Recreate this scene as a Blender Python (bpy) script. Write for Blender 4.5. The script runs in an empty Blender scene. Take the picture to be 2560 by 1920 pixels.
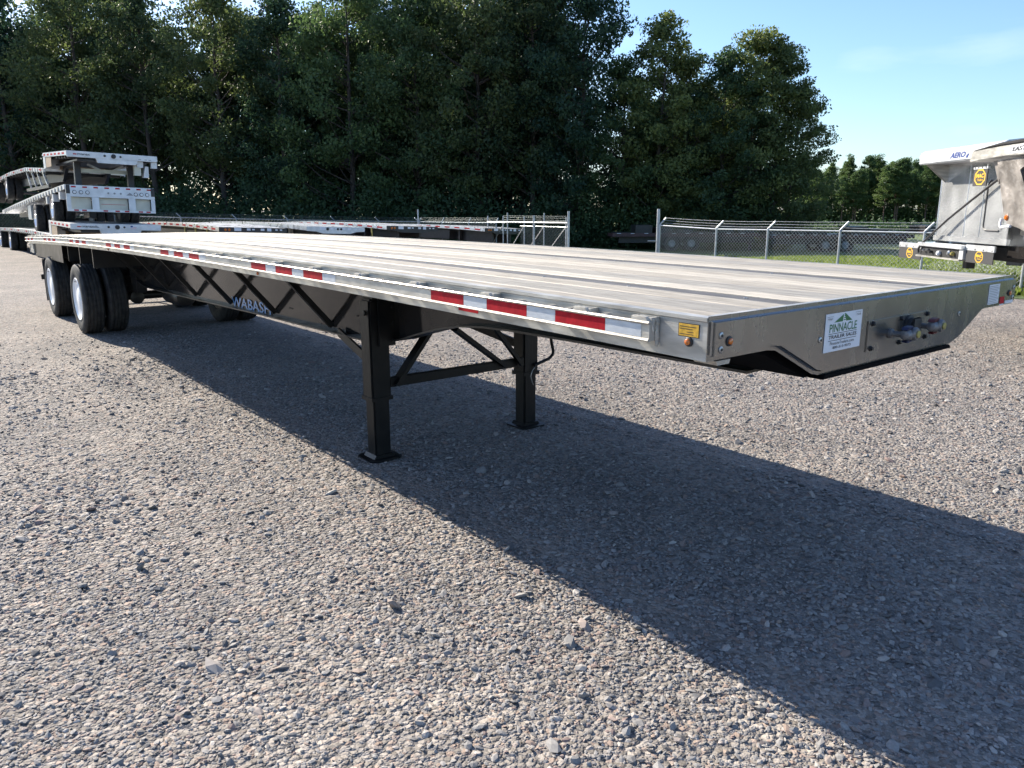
import bpy, bmesh, math, random
import numpy as np
from mathutils import Vector, Matrix

S = bpy.context.scene
COL = S.collection
R_ = math.radians

# ------------------------------------------------------------------ camera
cam = bpy.data.objects.new('camera', bpy.data.cameras.new('camera'))
COL.objects.link(cam)
cam.data.sensor_width = 36.0
cam.data.lens = 36.0 * 1930.47 / 2560.0
cam.data.clip_start = 0.05
cam.data.clip_end = 3000.0
_yaw, _pit, _rol = 0.6699, 0.2237, -0.0019
_f = Vector((math.sin(_yaw) * math.cos(_pit), math.cos(_yaw) * math.cos(_pit), -math.sin(_pit)))
_r = Vector((math.cos(_yaw), -math.sin(_yaw), 0))
_u = _r.cross(_f)
_r2 = _r * math.cos(_rol) + _u * math.sin(_rol)
_u2 = -_r * math.sin(_rol) + _u * math.cos(_rol)
_m = Matrix((_r2, _u2, -_f)).transposed().to_4x4()
_m.translation = Vector((-2.083, -1.579, 1.827))
cam.matrix_world = _m
S.camera = cam

# ------------------------------------------------------------------ sky, sun, exposure
SUN = Vector((-0.23, 1.61, 1.0)).normalized()
SUN_EL = math.asin(SUN.z)
SUN_AZ = math.atan2(SUN.x, SUN.y)
W = bpy.data.worlds.new('World')
S.world = W
W.use_nodes = True
wt = W.node_tree
wt.nodes.clear()
_out = wt.nodes.new('ShaderNodeOutputWorld')
_bg = wt.nodes.new('ShaderNodeBackground')
_sky = wt.nodes.new('ShaderNodeTexSky')
_sky.sky_type = 'NISHITA'
_sky.sun_disc = False
_sky.sun_elevation = SUN_EL
_sky.sun_rotation = SUN_AZ
_sky.altitude = 0.0
_sky.air_density = 1.0
_sky.dust_density = 0.7
_sky.ozone_density = 1.0
_bg.inputs['Strength'].default_value = 0.088
# thin cloud streaks low over the horizon
_tc = wt.nodes.new('ShaderNodeTexCoord')
_mp = wt.nodes.new('ShaderNodeMapping')
_mp.inputs['Scale'].default_value = (2.2, 2.2, 9.0)
_nz = wt.nodes.new('ShaderNodeTexNoise')
_nz.inputs['Scale'].default_value = 1.5
_nz.inputs['Detail'].default_value = 7
_cr = wt.nodes.new('ShaderNodeValToRGB')
_cr.color_ramp.elements[0].position = 0.50
_cr.color_ramp.elements[0].color = (0, 0, 0, 1)
_cr.color_ramp.elements[1].position = 0.80
_cr.color_ramp.elements[1].color = (0.38, 0.38, 0.38, 1)
_mx = wt.nodes.new('ShaderNodeMix')
_mx.data_type = 'RGBA'
_mx.inputs[7].default_value = (7.0, 7.6, 8.4, 1)
wt.links.new(_tc.outputs['Generated'], _mp.inputs['Vector'])
wt.links.new(_mp.outputs['Vector'], _nz.inputs['Vector'])
wt.links.new(_nz.outputs['Fac'], _cr.inputs['Fac'])
wt.links.new(_cr.outputs['Color'], _mx.inputs[0])
_hs = wt.nodes.new('ShaderNodeHueSaturation')
_hs.inputs['Saturation'].default_value = 1.05
wt.links.new(_sky.outputs['Color'], _hs.inputs['Color'])
_ti = wt.nodes.new('ShaderNodeMix')
_ti.data_type = 'RGBA'
_ti.blend_type = 'MULTIPLY'
_ti.inputs[0].default_value = 1.0
_ti.inputs[7].default_value = (0.82, 0.96, 1.17, 1)
wt.links.new(_hs.outputs['Color'], _ti.inputs[6])
wt.links.new(_ti.outputs[2], _mx.inputs[6])
wt.links.new(_mx.outputs[2], _bg.inputs['Color'])
wt.links.new(_bg.outputs['Background'], _out.inputs['Surface'])

sun = bpy.data.objects.new('sun', bpy.data.lights.new('sun', 'SUN'))
COL.objects.link(sun)
sun.data.energy = 5.0
sun.data.angle = R_(0.53)
sun.data.color = (1.0, 0.915, 0.78)
sun.rotation_euler = (-SUN).to_track_quat('-Z', 'Y').to_euler()
S.view_settings.view_transform = 'Standard'
S.view_settings.look = 'None'
S.view_settings.exposure = 1.2
S.view_settings.gamma = 1.0
S.cycles.max_bounces = 6
S.cycles.diffuse_bounces = 3
S.cycles.caustics_reflective = False
S.cycles.caustics_refractive = False
S.cycles.use_adaptive_sampling = True
S.cycles.adaptive_threshold = 0.02
S.cycles.use_denoising = True
S.cycles.use_light_tree = False

rng = random.Random(7)
nrng = np.random.default_rng(11)


# ------------------------------------------------------------------ materials
def mat(name, col, rough=0.5, metal=0.0, var=0.0, vscale=8.0, stretch=(1, 1, 1), bump=0.0, bscale=60.0,
        col2=None, spec=0.5, rvar=0.0, coat=0.0, detail=4, lo=0.35, hi=0.65):
    """Principled material; base colour varies between col and col2 (or +-var) with a noise in object space."""
    m = bpy.data.materials.new(name)
    m.use_nodes = True
    nt = m.node_tree
    b = nt.nodes['Principled BSDF']
    b.inputs['Base Color'].default_value = (*col, 1)
    b.inputs['Roughness'].default_value = rough
    b.inputs['Metallic'].default_value = metal
    b.inputs['Specular IOR Level'].default_value = spec
    b.inputs['Coat Weight'].default_value = coat
    if var or col2 or rvar or bump:
        tc = nt.nodes.new('ShaderNodeTexCoord')
        mp = nt.nodes.new('ShaderNodeMapping')
        mp.inputs['Scale'].default_value = stretch
        nt.links.new(tc.outputs['Object'], mp.inputs['Vector'])
    if var or col2 or rvar:
        nz = nt.nodes.new('ShaderNodeTexNoise')
        nz.inputs['Scale'].default_value = vscale
        nz.inputs['Detail'].default_value = detail
        nt.links.new(mp.outputs['Vector'], nz.inputs['Vector'])
        cr = nt.nodes.new('ShaderNodeValToRGB')
        c1 = tuple(c * (1 - var) for c in col)
        c2 = col2 if col2 else tuple(min(1, c * (1 + var)) for c in col)
        cr.color_ramp.elements[0].position = lo
        cr.color_ramp.elements[0].color = (*c1, 1)
        cr.color_ramp.elements[1].position = hi
        cr.color_ramp.elements[1].color = (*c2, 1)
        nt.links.new(nz.outputs['Fac'], cr.inputs['Fac'])
        nt.links.new(cr.outputs['Color'], b.inputs['Base Color'])
        if rvar:
            mr = nt.nodes.new('ShaderNodeMapRange')
            mr.inputs['To Min'].default_value = max(0.02, rough - rvar)
            mr.inputs['To Max'].default_value = min(1, rough + rvar)
            nt.links.new(nz.outputs['Fac'], mr.inputs['Value'])
            nt.links.new(mr.outputs['Result'], b.inputs['Roughness'])
    if bump:
        n2 = nt.nodes.new('ShaderNodeTexNoise')
        n2.inputs['Scale'].default_value = bscale
        n2.inputs['Detail'].default_value = 5
        nt.links.new(mp.outputs['Vector'], n2.inputs['Vector'])
        bp = nt.nodes.new('ShaderNodeBump')
        bp.inputs['Strength'].default_value = bump
        bp.inputs['Distance'].default_value = 0.02
        nt.links.new(n2.outputs['Fac'], bp.inputs['Height'])
        nt.links.new(bp.outputs['Normal'], b.inputs['Normal'])
    return m


def leafmat(name, col, col2, trans=0.45):
    m = bpy.data.materials.new(name)
    m.use_nodes = True
    nt = m.node_tree
    nt.nodes.clear()
    out = nt.nodes.new('ShaderNodeOutputMaterial')
    tc = nt.nodes.new('ShaderNodeTexCoord')
    nz = nt.nodes.new('ShaderNodeTexNoise')
    nz.inputs['Scale'].default_value = 0.55
    nz.inputs['Detail'].default_value = 6
    nz.inputs['Roughness'].default_value = 0.75
    oi = nt.nodes.new('ShaderNodeObjectInfo')
    ad = nt.nodes.new('ShaderNodeMath')
    ad.operation = 'MULTIPLY_ADD'
    ad.inputs[1].default_value = 0.35
    nt.links.new(tc.outputs['Object'], nz.inputs['Vector'])
    nt.links.new(oi.outputs['Random'], ad.inputs[0])
    nt.links.new(nz.outputs['Fac'], ad.inputs[2])
    cr = nt.nodes.new('ShaderNodeValToRGB')
    cr.color_ramp.elements[0].position = 0.42
    cr.color_ramp.elements[0].color = (*col, 1)
    cr.color_ramp.elements[1].position = 0.92
    cr.color_ramp.elements[1].color = (*col2, 1)
    nt.links.new(ad.outputs[0], cr.inputs['Fac'])
    pb = nt.nodes.new('ShaderNodeBsdfPrincipled')
    pb.inputs['Roughness'].default_value = 0.6
    pb.inputs['Specular IOR Level'].default_value = 0.25
    tr = nt.nodes.new('ShaderNodeBsdfTranslucent')
    mx = nt.nodes.new('ShaderNodeMixShader')
    mx.inputs[0].default_value = trans
    hs = nt.nodes.new('ShaderNodeHueSaturation')
    hs.inputs['Value'].default_value = 1.5
    hs.inputs['Saturation'].default_value = 1.1
    nt.links.new(cr.outputs['Color'], pb.inputs['Base Color'])
    nt.links.new(cr.outputs['Color'], hs.inputs['Color'])
    nt.links.new(hs.outputs['Color'], tr.inputs['Color'])
    nt.links.new(pb.outputs[0], mx.inputs[1])
    nt.links.new(tr.outputs[0], mx.inputs[2])
    nt.links.new(mx.outputs[0], out.inputs['Surface'])
    return m


def gravelmat():
    m = bpy.data.materials.new('gravel ground')
    m.use_nodes = True
    nt = m.node_tree
    L = nt.links.new
    b = nt.nodes['Principled BSDF']
    b.inputs['Roughness'].default_value = 0.9
    b.inputs['Specular IOR Level'].default_value = 0.25
    tc = nt.nodes.new('ShaderNodeTexCoord')
    big = nt.nodes.new('ShaderNodeTexNoise')
    big.inputs['Scale'].default_value = 0.8
    big.inputs['Detail'].default_value = 6
    big.inputs['Roughness'].default_value = 0.65
    cr = nt.nodes.new('ShaderNodeValToRGB')
    cr.color_ramp.elements[0].position = 0.40
    cr.color_ramp.elements[0].color = (0.168, 0.156, 0.148, 1)
    cr.color_ramp.elements[1].position = 0.62
    cr.color_ramp.elements[1].color = (0.303, 0.270, 0.240, 1)
    L(tc.outputs['Object'], big.inputs['Vector'])
    mid = nt.nodes.new('ShaderNodeTexNoise')
    mid.inputs['Scale'].default_value = 7.0
    mid.inputs['Detail'].default_value = 6
    mid.inputs['Roughness'].default_value = 0.8
    L(tc.outputs['Object'], mid.inputs['Vector'])
    av = nt.nodes.new('ShaderNodeMix')
    av.inputs[0].default_value = 0.5
    L(big.outputs['Fac'], av.inputs[2])
    L(mid.outputs['Fac'], av.inputs[3])
    L(av.outputs[0], cr.inputs['Fac'])
    v1 = nt.nodes.new('ShaderNodeTexVoronoi')
    v1.inputs['Scale'].default_value = 42
    v2 = nt.nodes.new('ShaderNodeTexVoronoi')
    v2.inputs['Scale'].default_value = 95
    for v in (v1, v2):
        L(tc.outputs['Object'], v.inputs['Vector'])
    sep = nt.nodes.new('ShaderNodeSeparateColor')
    L(v1.outputs['Color'], sep.inputs[0])
    mr = nt.nodes.new('ShaderNodeMapRange')
    mr.inputs['To Min'].default_value = 0.62
    mr.inputs['To Max'].default_value = 1.32
    L(sep.outputs[0], mr.inputs['Value'])
    mul = nt.nodes.new('ShaderNodeMix')
    mul.data_type = 'RGBA'
    mul.blend_type = 'MULTIPLY'
    mul.inputs[0].default_value = 1
    L(cr.outputs['Color'], mul.inputs[6])
    L(mr.outputs['Result'], mul.inputs[7])
    tint = nt.nodes.new('ShaderNodeMix')
    tint.data_type = 'RGBA'
    tint.inputs[7].default_value = (0.34, 0.24, 0.19, 1)
    gt = nt.nodes.new('ShaderNodeMath')
    gt.operation = 'GREATER_THAN'
    gt.inputs[1].default_value = 0.86
    L(sep.outputs[1], gt.inputs[0])
    ml = nt.nodes.new('ShaderNodeMath')
    ml.operation = 'MULTIPLY'
    ml.inputs[1].default_value = 0.45
    L(gt.outputs[0], ml.inputs[0])
    L(ml.outputs[0], tint.inputs[0])
    L(mul.outputs[2], tint.inputs[6])
    L(tint.outputs[2], b.inputs['Base Color'])
    b1 = nt.nodes.new('ShaderNodeBump')
    b1.invert = True
    b1.inputs['Strength'].default_value = 1.0
    b1.inputs['Distance'].default_value = 0.016
    b2 = nt.nodes.new('ShaderNodeBump')
    b2.invert = True
    b2.inputs['Strength'].default_value = 0.8
    b2.inputs['Distance'].default_value = 0.007
    L(v1.outputs['Distance'], b1.inputs['Height'])
    L(v2.outputs['Distance'], b2.inputs['Height'])
    v3 = nt.nodes.new('ShaderNodeTexVoronoi')
    v3.inputs['Scale'].default_value = 13
    L(tc.outputs['Object'], v3.inputs['Vector'])
    b3 = nt.nodes.new('ShaderNodeBump')
    b3.invert = True
    b3.inputs['Strength'].default_value = 0.7
    b3.inputs['Distance'].default_value = 0.03
    L(v3.outputs['Distance'], b3.inputs['Height'])
    L(b3.outputs['Normal'], b2.inputs['Normal'])
    L(b2.outputs['Normal'], b1.inputs['Normal'])
    L(b1.outputs['Normal'], b.inputs['Normal'])
    return m


def stonemat():
    m = bpy.data.materials.new('crushed stone')
    m.use_nodes = True
    nt = m.node_tree
    b = nt.nodes['Principled BSDF']
    b.inputs['Roughness'].default_value = 0.85
    b.inputs['Specular IOR Level'].default_value = 0.3
    oi = nt.nodes.new('ShaderNodeObjectInfo')
    cr = nt.nodes.new('ShaderNodeValToRGB')
    e = cr.color_ramp.elements
    e[0].position, e[0].color = 0.0, (0.11, 0.107, 0.108, 1)
    e[1].position, e[1].color = 1.0, (0.52, 0.485, 0.445, 1)
    for p, c in ((0.10, (0.18, 0.174, 0.172, 1)), (0.35, (0.268, 0.257, 0.25, 1)), (0.62, (0.328, 0.311, 0.295, 1)),
                 (0.78, (0.39, 0.365, 0.342, 1)), (0.86, (0.33, 0.25, 0.205, 1)), (0.92, (0.27, 0.20, 0.18, 1))):
        x = e.new(p)
        x.color = c
    nt.links.new(oi.outputs['Random'], cr.inputs['Fac'])
    tc = nt.nodes.new('ShaderNodeTexCoord')
    nz = nt.nodes.new('ShaderNodeTexNoise')
    nz.inputs['Scale'].default_value = 3.0
    nz.inputs['Detail'].default_value = 4
    nt.links.new(tc.outputs['Object'], nz.inputs['Vector'])
    mr = nt.nodes.new('ShaderNodeMapRange')
    mr.inputs['To Min'].default_value = 0.62
    mr.inputs['To Max'].default_value = 1.08
    nt.links.new(nz.outputs['Fac'], mr.inputs['Value'])
    mul = nt.nodes.new('ShaderNodeMix')
    mul.data_type = 'RGBA'
    mul.blend_type = 'MULTIPLY'
    mul.inputs[0].default_value = 1
    nt.links.new(cr.outputs['Color'], mul.inputs[6])
    nt.links.new(mr.outputs['Result'], mul.inputs[7])
    nt.links.new(mul.outputs[2], b.inputs['Base Color'])
    return m


M = {}
M['gravel'] = gravelmat()
M['stone'] = stonemat()
M['deck_alu'] = mat('weathered deck aluminium', (0.36, 0.328, 0.282), 0.62, 0.2, 0.32, 5.0, (20, 1.0, 1), 0.05, 90, spec=0.2, rvar=0.10, detail=8, lo=.3, hi=.7)
M['deck_light'] = mat('pale deck board', (0.46, 0.42, 0.36), 0.62, 0.12, 0.26, 5.0, (20, 1.0, 1), 0.05, 90, spec=0.2, rvar=0.10, detail=8, lo=.3, hi=.7)
M['deck_grey'] = mat('greyer deck board', (0.305, 0.287, 0.258), 0.60, 0.24, 0.32, 5.0, (20, 1.0, 1), 0.05, 90, spec=0.2, rvar=0.10, detail=8, lo=.3, hi=.7)
M['deck_strip'] = mat('dark nailing strip', (0.085, 0.085, 0.09), 0.75, 0.05, 0.35, 4.0, (6, 0.5, 1), 0.15, 60)
M['rail_alu'] = mat('side rail aluminium', (0.47, 0.455, 0.42), 0.42, 0.5, 0.25, 7.0, (1, 0.6, 3), 0.04, 50, rvar=0.1, detail=6)
M['rub_alu'] = mat('rub rail aluminium', (0.50, 0.47, 0.41), 0.50, 0.35, 0.25, 9.0, (1, 0.7, 2), 0.08, 45, rvar=0.1, detail=7)
M['header_alu'] = mat('brushed header aluminium', (0.29, 0.29, 0.288), 0.26, 0.95, 0.08, 3.0, (3, 3, 1.2), 0.02, 30, rvar=0.10, detail=8, lo=.3, hi=.7)
M['bright_alu'] = mat('bright aluminium sheet', (0.70, 0.72, 0.74), 0.30, 0.55, 0.22, 3.0, (1, 1, 1), 0.25, 3.5, rvar=0.15, detail=6)
M['mirror_alu'] = mat('wavy polished sheet', (0.86, 0.88, 0.90), 0.22, 0.75, 0.12, 3.0, (1, 1, 1), 0.7, 2.6, rvar=0.12, detail=3)
M['swirl_alu'] = mat('swirled polished aluminium', (0.36, 0.33, 0.305), 0.34, 0.6, 0.30, 5.0, (1, 1, 1), 0.8, 9, rvar=0.1, detail=2)
M['white_alu'] = mat('white painted aluminium', (0.58, 0.60, 0.62), 0.35, 0.2, 0.12, 4.0)
M['cream_panel'] = mat('cream inner panel', (0.55, 0.55, 0.46), 0.5, 0.1, 0.08, 3.0)
M['black_paint'] = mat('black frame paint', (0.010, 0.010, 0.011), 0.35, 0, 0.3, 6, (1, 1, 1), 0.02, 25, col2=(0.022, 0.020, 0.018), rvar=0.12)
M['black_gloss'] = mat('black gloss beam paint', (0.022, 0.020, 0.019), 0.09, 0, 0.2, 5, (1, 0.6, 1), 0.03, 3.0, col2=(0.022, 0.020, 0.019), rvar=0.04, spec=0.28)
M['leg_paint'] = mat('landing gear paint', (0.005, 0.006, 0.007), 0.42, 0, 0.3, 9, (1, 1, 0.6), 0.12, 30, spec=0.3, col2=(0.014, 0.012, 0.011), rvar=0.1, lo=.45, hi=.8)
M['rubber'] = mat('tyre rubber', (0.017, 0.017, 0.018), 0.75, 0, 0.3, 12, (1, 1, 1), 0.1, 60, col2=(0.045, 0.042, 0.038))
M['rim_white'] = mat('white wheel paint', (0.84, 0.85, 0.86), 0.35, 0, 0.08, 6, rvar=.08)
M['rim_alu'] = mat('polished wheel', (0.78, 0.74, 0.72), 0.3, 0.4, 0.05, 6)
M['rim_blue'] = mat('blue wheel film', (0.12, 0.33, 0.75), 0.3, 0.3)
M['tape_red'] = mat('red reflective tape', (0.42, 0.008, 0.018), 0.6, 0.0, 0.18, 30, (1, 1, 1), 0.05, 200, spec=0.15)
M['tape_white'] = mat('white reflective tape', (0.56, 0.59, 0.62), 0.45, 0.1, 0.08, 25, (1, 1, 4), spec=0.3)
M['amber'] = mat('amber lens', (0.55, 0.14, 0.01), 0.12, 0, coat=1.0)
M['red_lens'] = mat('red lens', (0.25, 0.01, 0.01), 0.12, 0, coat=1.0)
M['black_plastic'] = mat('black plastic', (0.02, 0.02, 0.022), 0.5)
M['shade_black'] = mat('under-deck shade black', (0.004, 0.004, 0.005), 0.9, 0, spec=0.1)  # near black, puts the darkness under the deck into the colour
M['steel'] = mat('zinc bolt steel', (0.40, 0.41, 0.42), 0.35, 0.9, 0.15, 40)
M['cast'] = mat('cast gladhand metal', (0.20, 0.20, 0.205), 0.5, 0.7, 0.2, 40, (1, 1, 1), 0.15, 120)
M['brass'] = mat('yellowed brass seal', (0.36, 0.31, 0.10), 0.4, 0.4)
M['red_plastic'] = mat('red handle', (0.09, 0.008, 0.012), 0.45)
M['blue_plastic'] = mat('blue handle', (0.01, 0.015, 0.06), 0.45)
M['decal_white'] = mat('white decal', (0.72, 0.74, 0.78), 0.4, 0)
M['decal_green'] = mat('green ink', (0.03, 0.15, 0.05), 0.5)
M['decal_black'] = mat('black ink', (0.018, 0.02, 0.022), 0.5)
M['decal_grey'] = mat('grey ink', (0.25, 0.26, 0.27), 0.5)
M['decal_yellow'] = mat('yellow sticker', (0.62, 0.36, 0.035), 0.5, 0, 0.2, 60)
M['decal_red'] = mat('red ink', (0.45, 0.02, 0.02), 0.5)
M['decal_navy'] = mat('navy ink', (0.02, 0.05, 0.22), 0.5)
M['wabash'] = mat('light blue lettering', (0.10, 0.27, 0.55), 0.35, 0, 0.12, 30)
M['mac_yellow'] = mat('flap yellow print', (0.80, 0.46, 0.02), 0.6)
M['flap'] = mat('black rubber flap', (0.03, 0.03, 0.033), 0.65, 0, 0.15, 40)
M['galv'] = mat('galvanised steel', (0.42, 0.44, 0.45), 0.45, 0.5, 0.12, 8)
M['galv_dull_shaded'] = mat('dull and shaded galvanised steel', (0.20, 0.24, 0.26), 0.5, 0.4, 0.12, 8)  # tree shade on the back fence put into the colour; dull rims share it
M['wire_shaded'] = mat('shaded fence wire', (0.10, 0.13, 0.14), 0.6, 0.3)  # darker copy of the wire with tree shade put into its colour
M['wire'] = mat('galvanised wire', (0.42, 0.44, 0.45), 0.45, 0.6)
M['bark'] = mat('bark', (0.075, 0.062, 0.052), 0.9, 0, 0.3, 4, (3, 3, 0.4), 0.5, 12)
M['pine_bark'] = mat('pine bark', (0.13, 0.085, 0.06), 0.9, 0, 0.35, 3, (3, 3, 0.5), 0.5, 10)
M['leaf'] = leafmat('dark leaves', (0.022, 0.052, 0.036), (0.105, 0.155, 0.056), 0.34)
M['leaf2'] = leafmat('olive leaves', (0.030, 0.058, 0.034), (0.155, 0.185, 0.062), 0.36)
M['needle'] = leafmat('pine needles', (0.050, 0.090, 0.034), (0.125, 0.175, 0.062), 0.34)
M['brush'] = leafmat('understory leaves', (0.016, 0.042, 0.030), (0.065, 0.11, 0.044), 0.28)
M['grassblade'] = leafmat('grass blades', (0.14, 0.20, 0.04), (0.30, 0.34, 0.09), 0.38)
M['grass'] = mat('grass ground', (0.075, 0.115, 0.028), 0.9, 0, 0.3, 1.2, (1, 1, 1), 0.6, 25, col2=(0.16, 0.19, 0.055), detail=8)
M['flower'] = mat('white flower', (0.72, 0.72, 0.66), 0.6)
M['road'] = mat('pale gravel track', (0.30, 0.295, 0.285), 0.9, 0, 0.15, 3, (1, 1, 1), 0.5, 40)
M['dark_frame'] = mat('dark trailer frame', (0.022, 0.021, 0.022), 0.45, 0, 0.3, 5)
M['maroon'] = mat('dull maroon frame', (0.055, 0.022, 0.024), 0.5, 0, 0.3, 4)
M['wood'] = mat('timber lining', (0.42, 0.31, 0.20), 0.7, 0, 0.2, 6, (1, 1, 8))


# ------------------------------------------------------------------ mesh helpers
class MB:
    def __init__(self):
        self.v, self.f = [], []

    def add(self, vs, fs):
        o = len(self.v)
        self.v += [tuple(x) for x in vs]
        self.f += [tuple(i + o for i in q) for q in fs]
        return self

    def box(self, x0, x1, y0, y1, z0, z1):
        return self.add([(x0, y0, z0), (x1, y0, z0), (x1, y1, z0), (x0, y1, z0), (x0, y0, z1), (x1, y0, z1), (x1, y1, z1), (x0, y1, z1)],
                        [(0, 3, 2, 1), (4, 5, 6, 7), (0, 1, 5, 4), (1, 2, 6, 5), (2, 3, 7, 6), (3, 0, 4, 7)])

    def beam(self, p0, p1, w, h, up=(0, 0, 1)):
        p0, p1, up = Vector(p0), Vector(p1), Vector(up)
        d = (p1 - p0).normalized()
        s = d.cross(up)
        if s.length < 1e-4:
            s = d.cross(Vector((1, 0, 0)))
        s.normalize()
        t = s.cross(d)
        s, t = s * w / 2, t * h / 2
        vs = []
        for p in (p0, p1):
            vs += [p - s - t, p + s - t, p + s + t, p - s + t]
        return self.add(vs, [(3, 2, 1, 0), (4, 5, 6, 7), (0, 1, 5, 4), (1, 2, 6, 5), (2, 3, 7, 6), (3, 0, 4, 7)])

    def tube(self, pts, r, n=8, cap=True):
        pts = [Vector(p) for p in pts]
        rs = r if isinstance(r, (list, tuple)) else [r] * len(pts)
        o = len(self.v)
        ref = None
        for i, p in enumerate(pts):
            d = (pts[min(i + 1, len(pts) - 1)] - pts[max(i - 1, 0)]).normalized()
            if ref is None:
                ref = Vector((0, 0, 1)) if abs(d.z) < 0.9 else Vector((1, 0, 0))
            s = d.cross(ref).normalized()
            t = s.cross(d).normalized()
            ref = t
            for k in range(n):
                a = 2 * math.pi * k / n
                self.v.append(tuple(p + (s * math.cos(a) + t * math.sin(a)) * rs[i]))
        for i in range(len(pts) - 1):
            for k in range(n):
                a, b = o + i * n + k, o + i * n + (k + 1) % n
                self.f.append((a, b, b + n, a + n))
        if cap:
            self.f.append(tuple(o + k for k in reversed(range(n))))
            e = o + (len(pts) - 1) * n
            self.f.append(tuple(e + k for k in range(n)))
        return self

    def lathe(self, prof, c=(0, 0, 0), axis='x', n=24, closed=False):
        """prof: (radius, height along axis)"""
        o = len(self.v)
        for r, h in prof:
            for k in range(n):
                a = 2 * math.pi * k / n
                ca, sa = r * math.cos(a), r * math.sin(a)
                q = {'x': (h, ca, sa), 'y': (ca, h, sa), 'z': (ca, sa, h)}[axis]
                self.v.append((q[0] + c[0], q[1] + c[1], q[2] + c[2]))
        m = len(prof)
        for i in range(m if closed else m - 1):
            for k in range(n):
                a, b = o + i * n + k, o + i * n + (k + 1) % n
                j = (i + 1) % m
                self.f.append((a, b, o + j * n + (k + 1) % n, o + j * n + k))
        if not closed:
            self.f.append(tuple(o + k for k in reversed(range(n))))
            self.f.append(tuple(o + (m - 1) * n + k for k in range(n)))
        return self

    def prism(self, poly, axis, a0, a1):
        n = len(poly)

        def P(u, w, a):
            return {'x': (a, u, w), 'y': (u, a, w), 'z': (u, w, a)}[axis]
        vs = [P(u, w, a0) for u, w in poly] + [P(u, w, a1) for u, w in poly]
        fs = [tuple(reversed(range(n))), tuple(range(n, 2 * n))] + [(i, (i + 1) % n, n + (i + 1) % n, n + i) for i in range(n)]
        return self.add(vs, fs)

    def sweep(self, prof, ys, zf, closed=True):
        """profile (x, z) carried along y, z lifted by zf(y)"""
        o = len(self.v)
        n = len(prof)
        for y in ys:
            h = zf(y)
            for x, z in prof:
                self.v.append((x, y, z + h))
        for i in range(len(ys) - 1):
            for k in range(n if closed else n - 1):
                a, b = o + i * n + k, o + i * n + (k + 1) % n
                self.f.append((a, a + n, b + n, b))
        if closed:
            self.f.append(tuple(o + k for k in range(n)))
            e = o + (len(ys) - 1) * n
            self.f.append(tuple(e + k for k in reversed(range(n))))
        return self

    def mesh(self, name, m, smooth=False, bevel=0.0, segs=2, only=None):
        me = bpy.data.meshes.new(name)
        me.from_pydata(self.v, [], self.f)
        bm = bmesh.new()
        bm.from_mesh(me)
        bmesh.ops.recalc_face_normals(bm, faces=bm.faces)
        if bevel:
            ed = [e for e in bm.edges if len(e.link_faces) == 2 and e.calc_face_angle(0) > 0.5 and (only is None or only(e))]
            bmesh.ops.bevel(bm, geom=ed, offset=bevel, segments=segs, affect='EDGES', clamp_overlap=True)
        bm.to_mesh(me)
        bm.free()
        if smooth or bevel:
            me.polygons.foreach_set('use_smooth', [True] * len(me.polygons))
            me.set_sharp_from_angle(angle=R_(38))
        me.materials.append(M[m] if isinstance(m, str) else m)
        return me

    def build(self, name, m, parent=None, **k):
        return link(name, self.mesh(name, m, **k), parent)


def link(name, data, parent=None, loc=None, rot=None):
    o = bpy.data.objects.new(name, data)
    COL.objects.link(o)
    if parent is not None:
        o.parent = parent
    if loc is not None:
        o.location = loc
    if rot is not None:
        o.rotation_euler = rot
    return o


def tag(o, label=None, cat=None, group=None, kind=None):
    for k, v in (('label', label), ('category', cat), ('group', group), ('kind', kind)):
        if v:
            o[k] = v
    return o


def thing(name, label, cat, loc=(0, 0, 0), rot=(0, 0, 0), group=None):
    return tag(link(name, None, None, loc, rot), label, cat, group)


def copy_tree(o, parent=None):
    c = o.copy()
    COL.objects.link(c)
    c.parent = parent
    for ch in list(o.children):
        copy_tree(ch, c)
    return c


_txt = {}


def text_mesh(s, bold=0.0):
    k = (s, bold)
    if k not in _txt:
        cu = bpy.data.curves.new('txt', 'FONT')
        cu.body = s
        cu.size = 1
        cu.offset = bold
        cu.resolution_u = 3
        cu.extrude = 0.0
        ob = bpy.data.objects.new('txt', cu)
        COL.objects.link(ob)
        bpy.context.view_layer.update()
        me = bpy.data.meshes.new_from_object(ob.evaluated_get(bpy.context.evaluated_depsgraph_get()))
        bpy.data.objects.remove(ob)
        co = np.zeros(len(me.vertices) * 3)
        me.vertices.foreach_get('co', co)
        co = co.reshape(-1, 3)
        co[:, :2] -= co[:, :2].min(0)
        co[:, :2] /= co[:, :2].max(0)
        _txt[k] = (co, [tuple(p.vertices) for p in me.polygons])
    return _txt[k]


def text(name, s, m, parent, org, du, dv, bold=0.0, shear=0.0, off=(0, 0, 0)):
    """flat lettering: origin corner, vector along the line, vector up (both carry the size)"""
    co, fs = text_mesh(s, bold)
    org, du, dv = np.array(org, float) + np.array(off, float), np.array(du, float), np.array(dv, float)
    me = bpy.data.meshes.new(name)
    vs = org + (co[:, :1] + shear * co[:, 1:2]) * du + co[:, 1:2] * dv
    me.from_pydata(vs.tolist(), [], fs)
    me.materials.append(M[m])
    return link(name, me, parent)


def quad(name, m, parent, org, du, dv, t=0.0015):
    """thin printed sheet with real thickness, front face on the org/du/dv plane"""
    org, du, dv = Vector(org), Vector(du), Vector(dv)
    n = du.cross(dv).normalized() * t
    a = [org, org + du, org + du + dv, org + dv]
    return MB().add([p - n for p in a] + a, [(3, 2, 1, 0), (4, 5, 6, 7), (0, 1, 5, 4), (1, 2, 6, 5), (2, 3, 7, 6), (3, 0, 4, 7)]).build(name, m, parent)


def smooth01(x):
    x = np.clip(x, 0, 1)
    return x * x * (3 - 2 * x)


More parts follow.
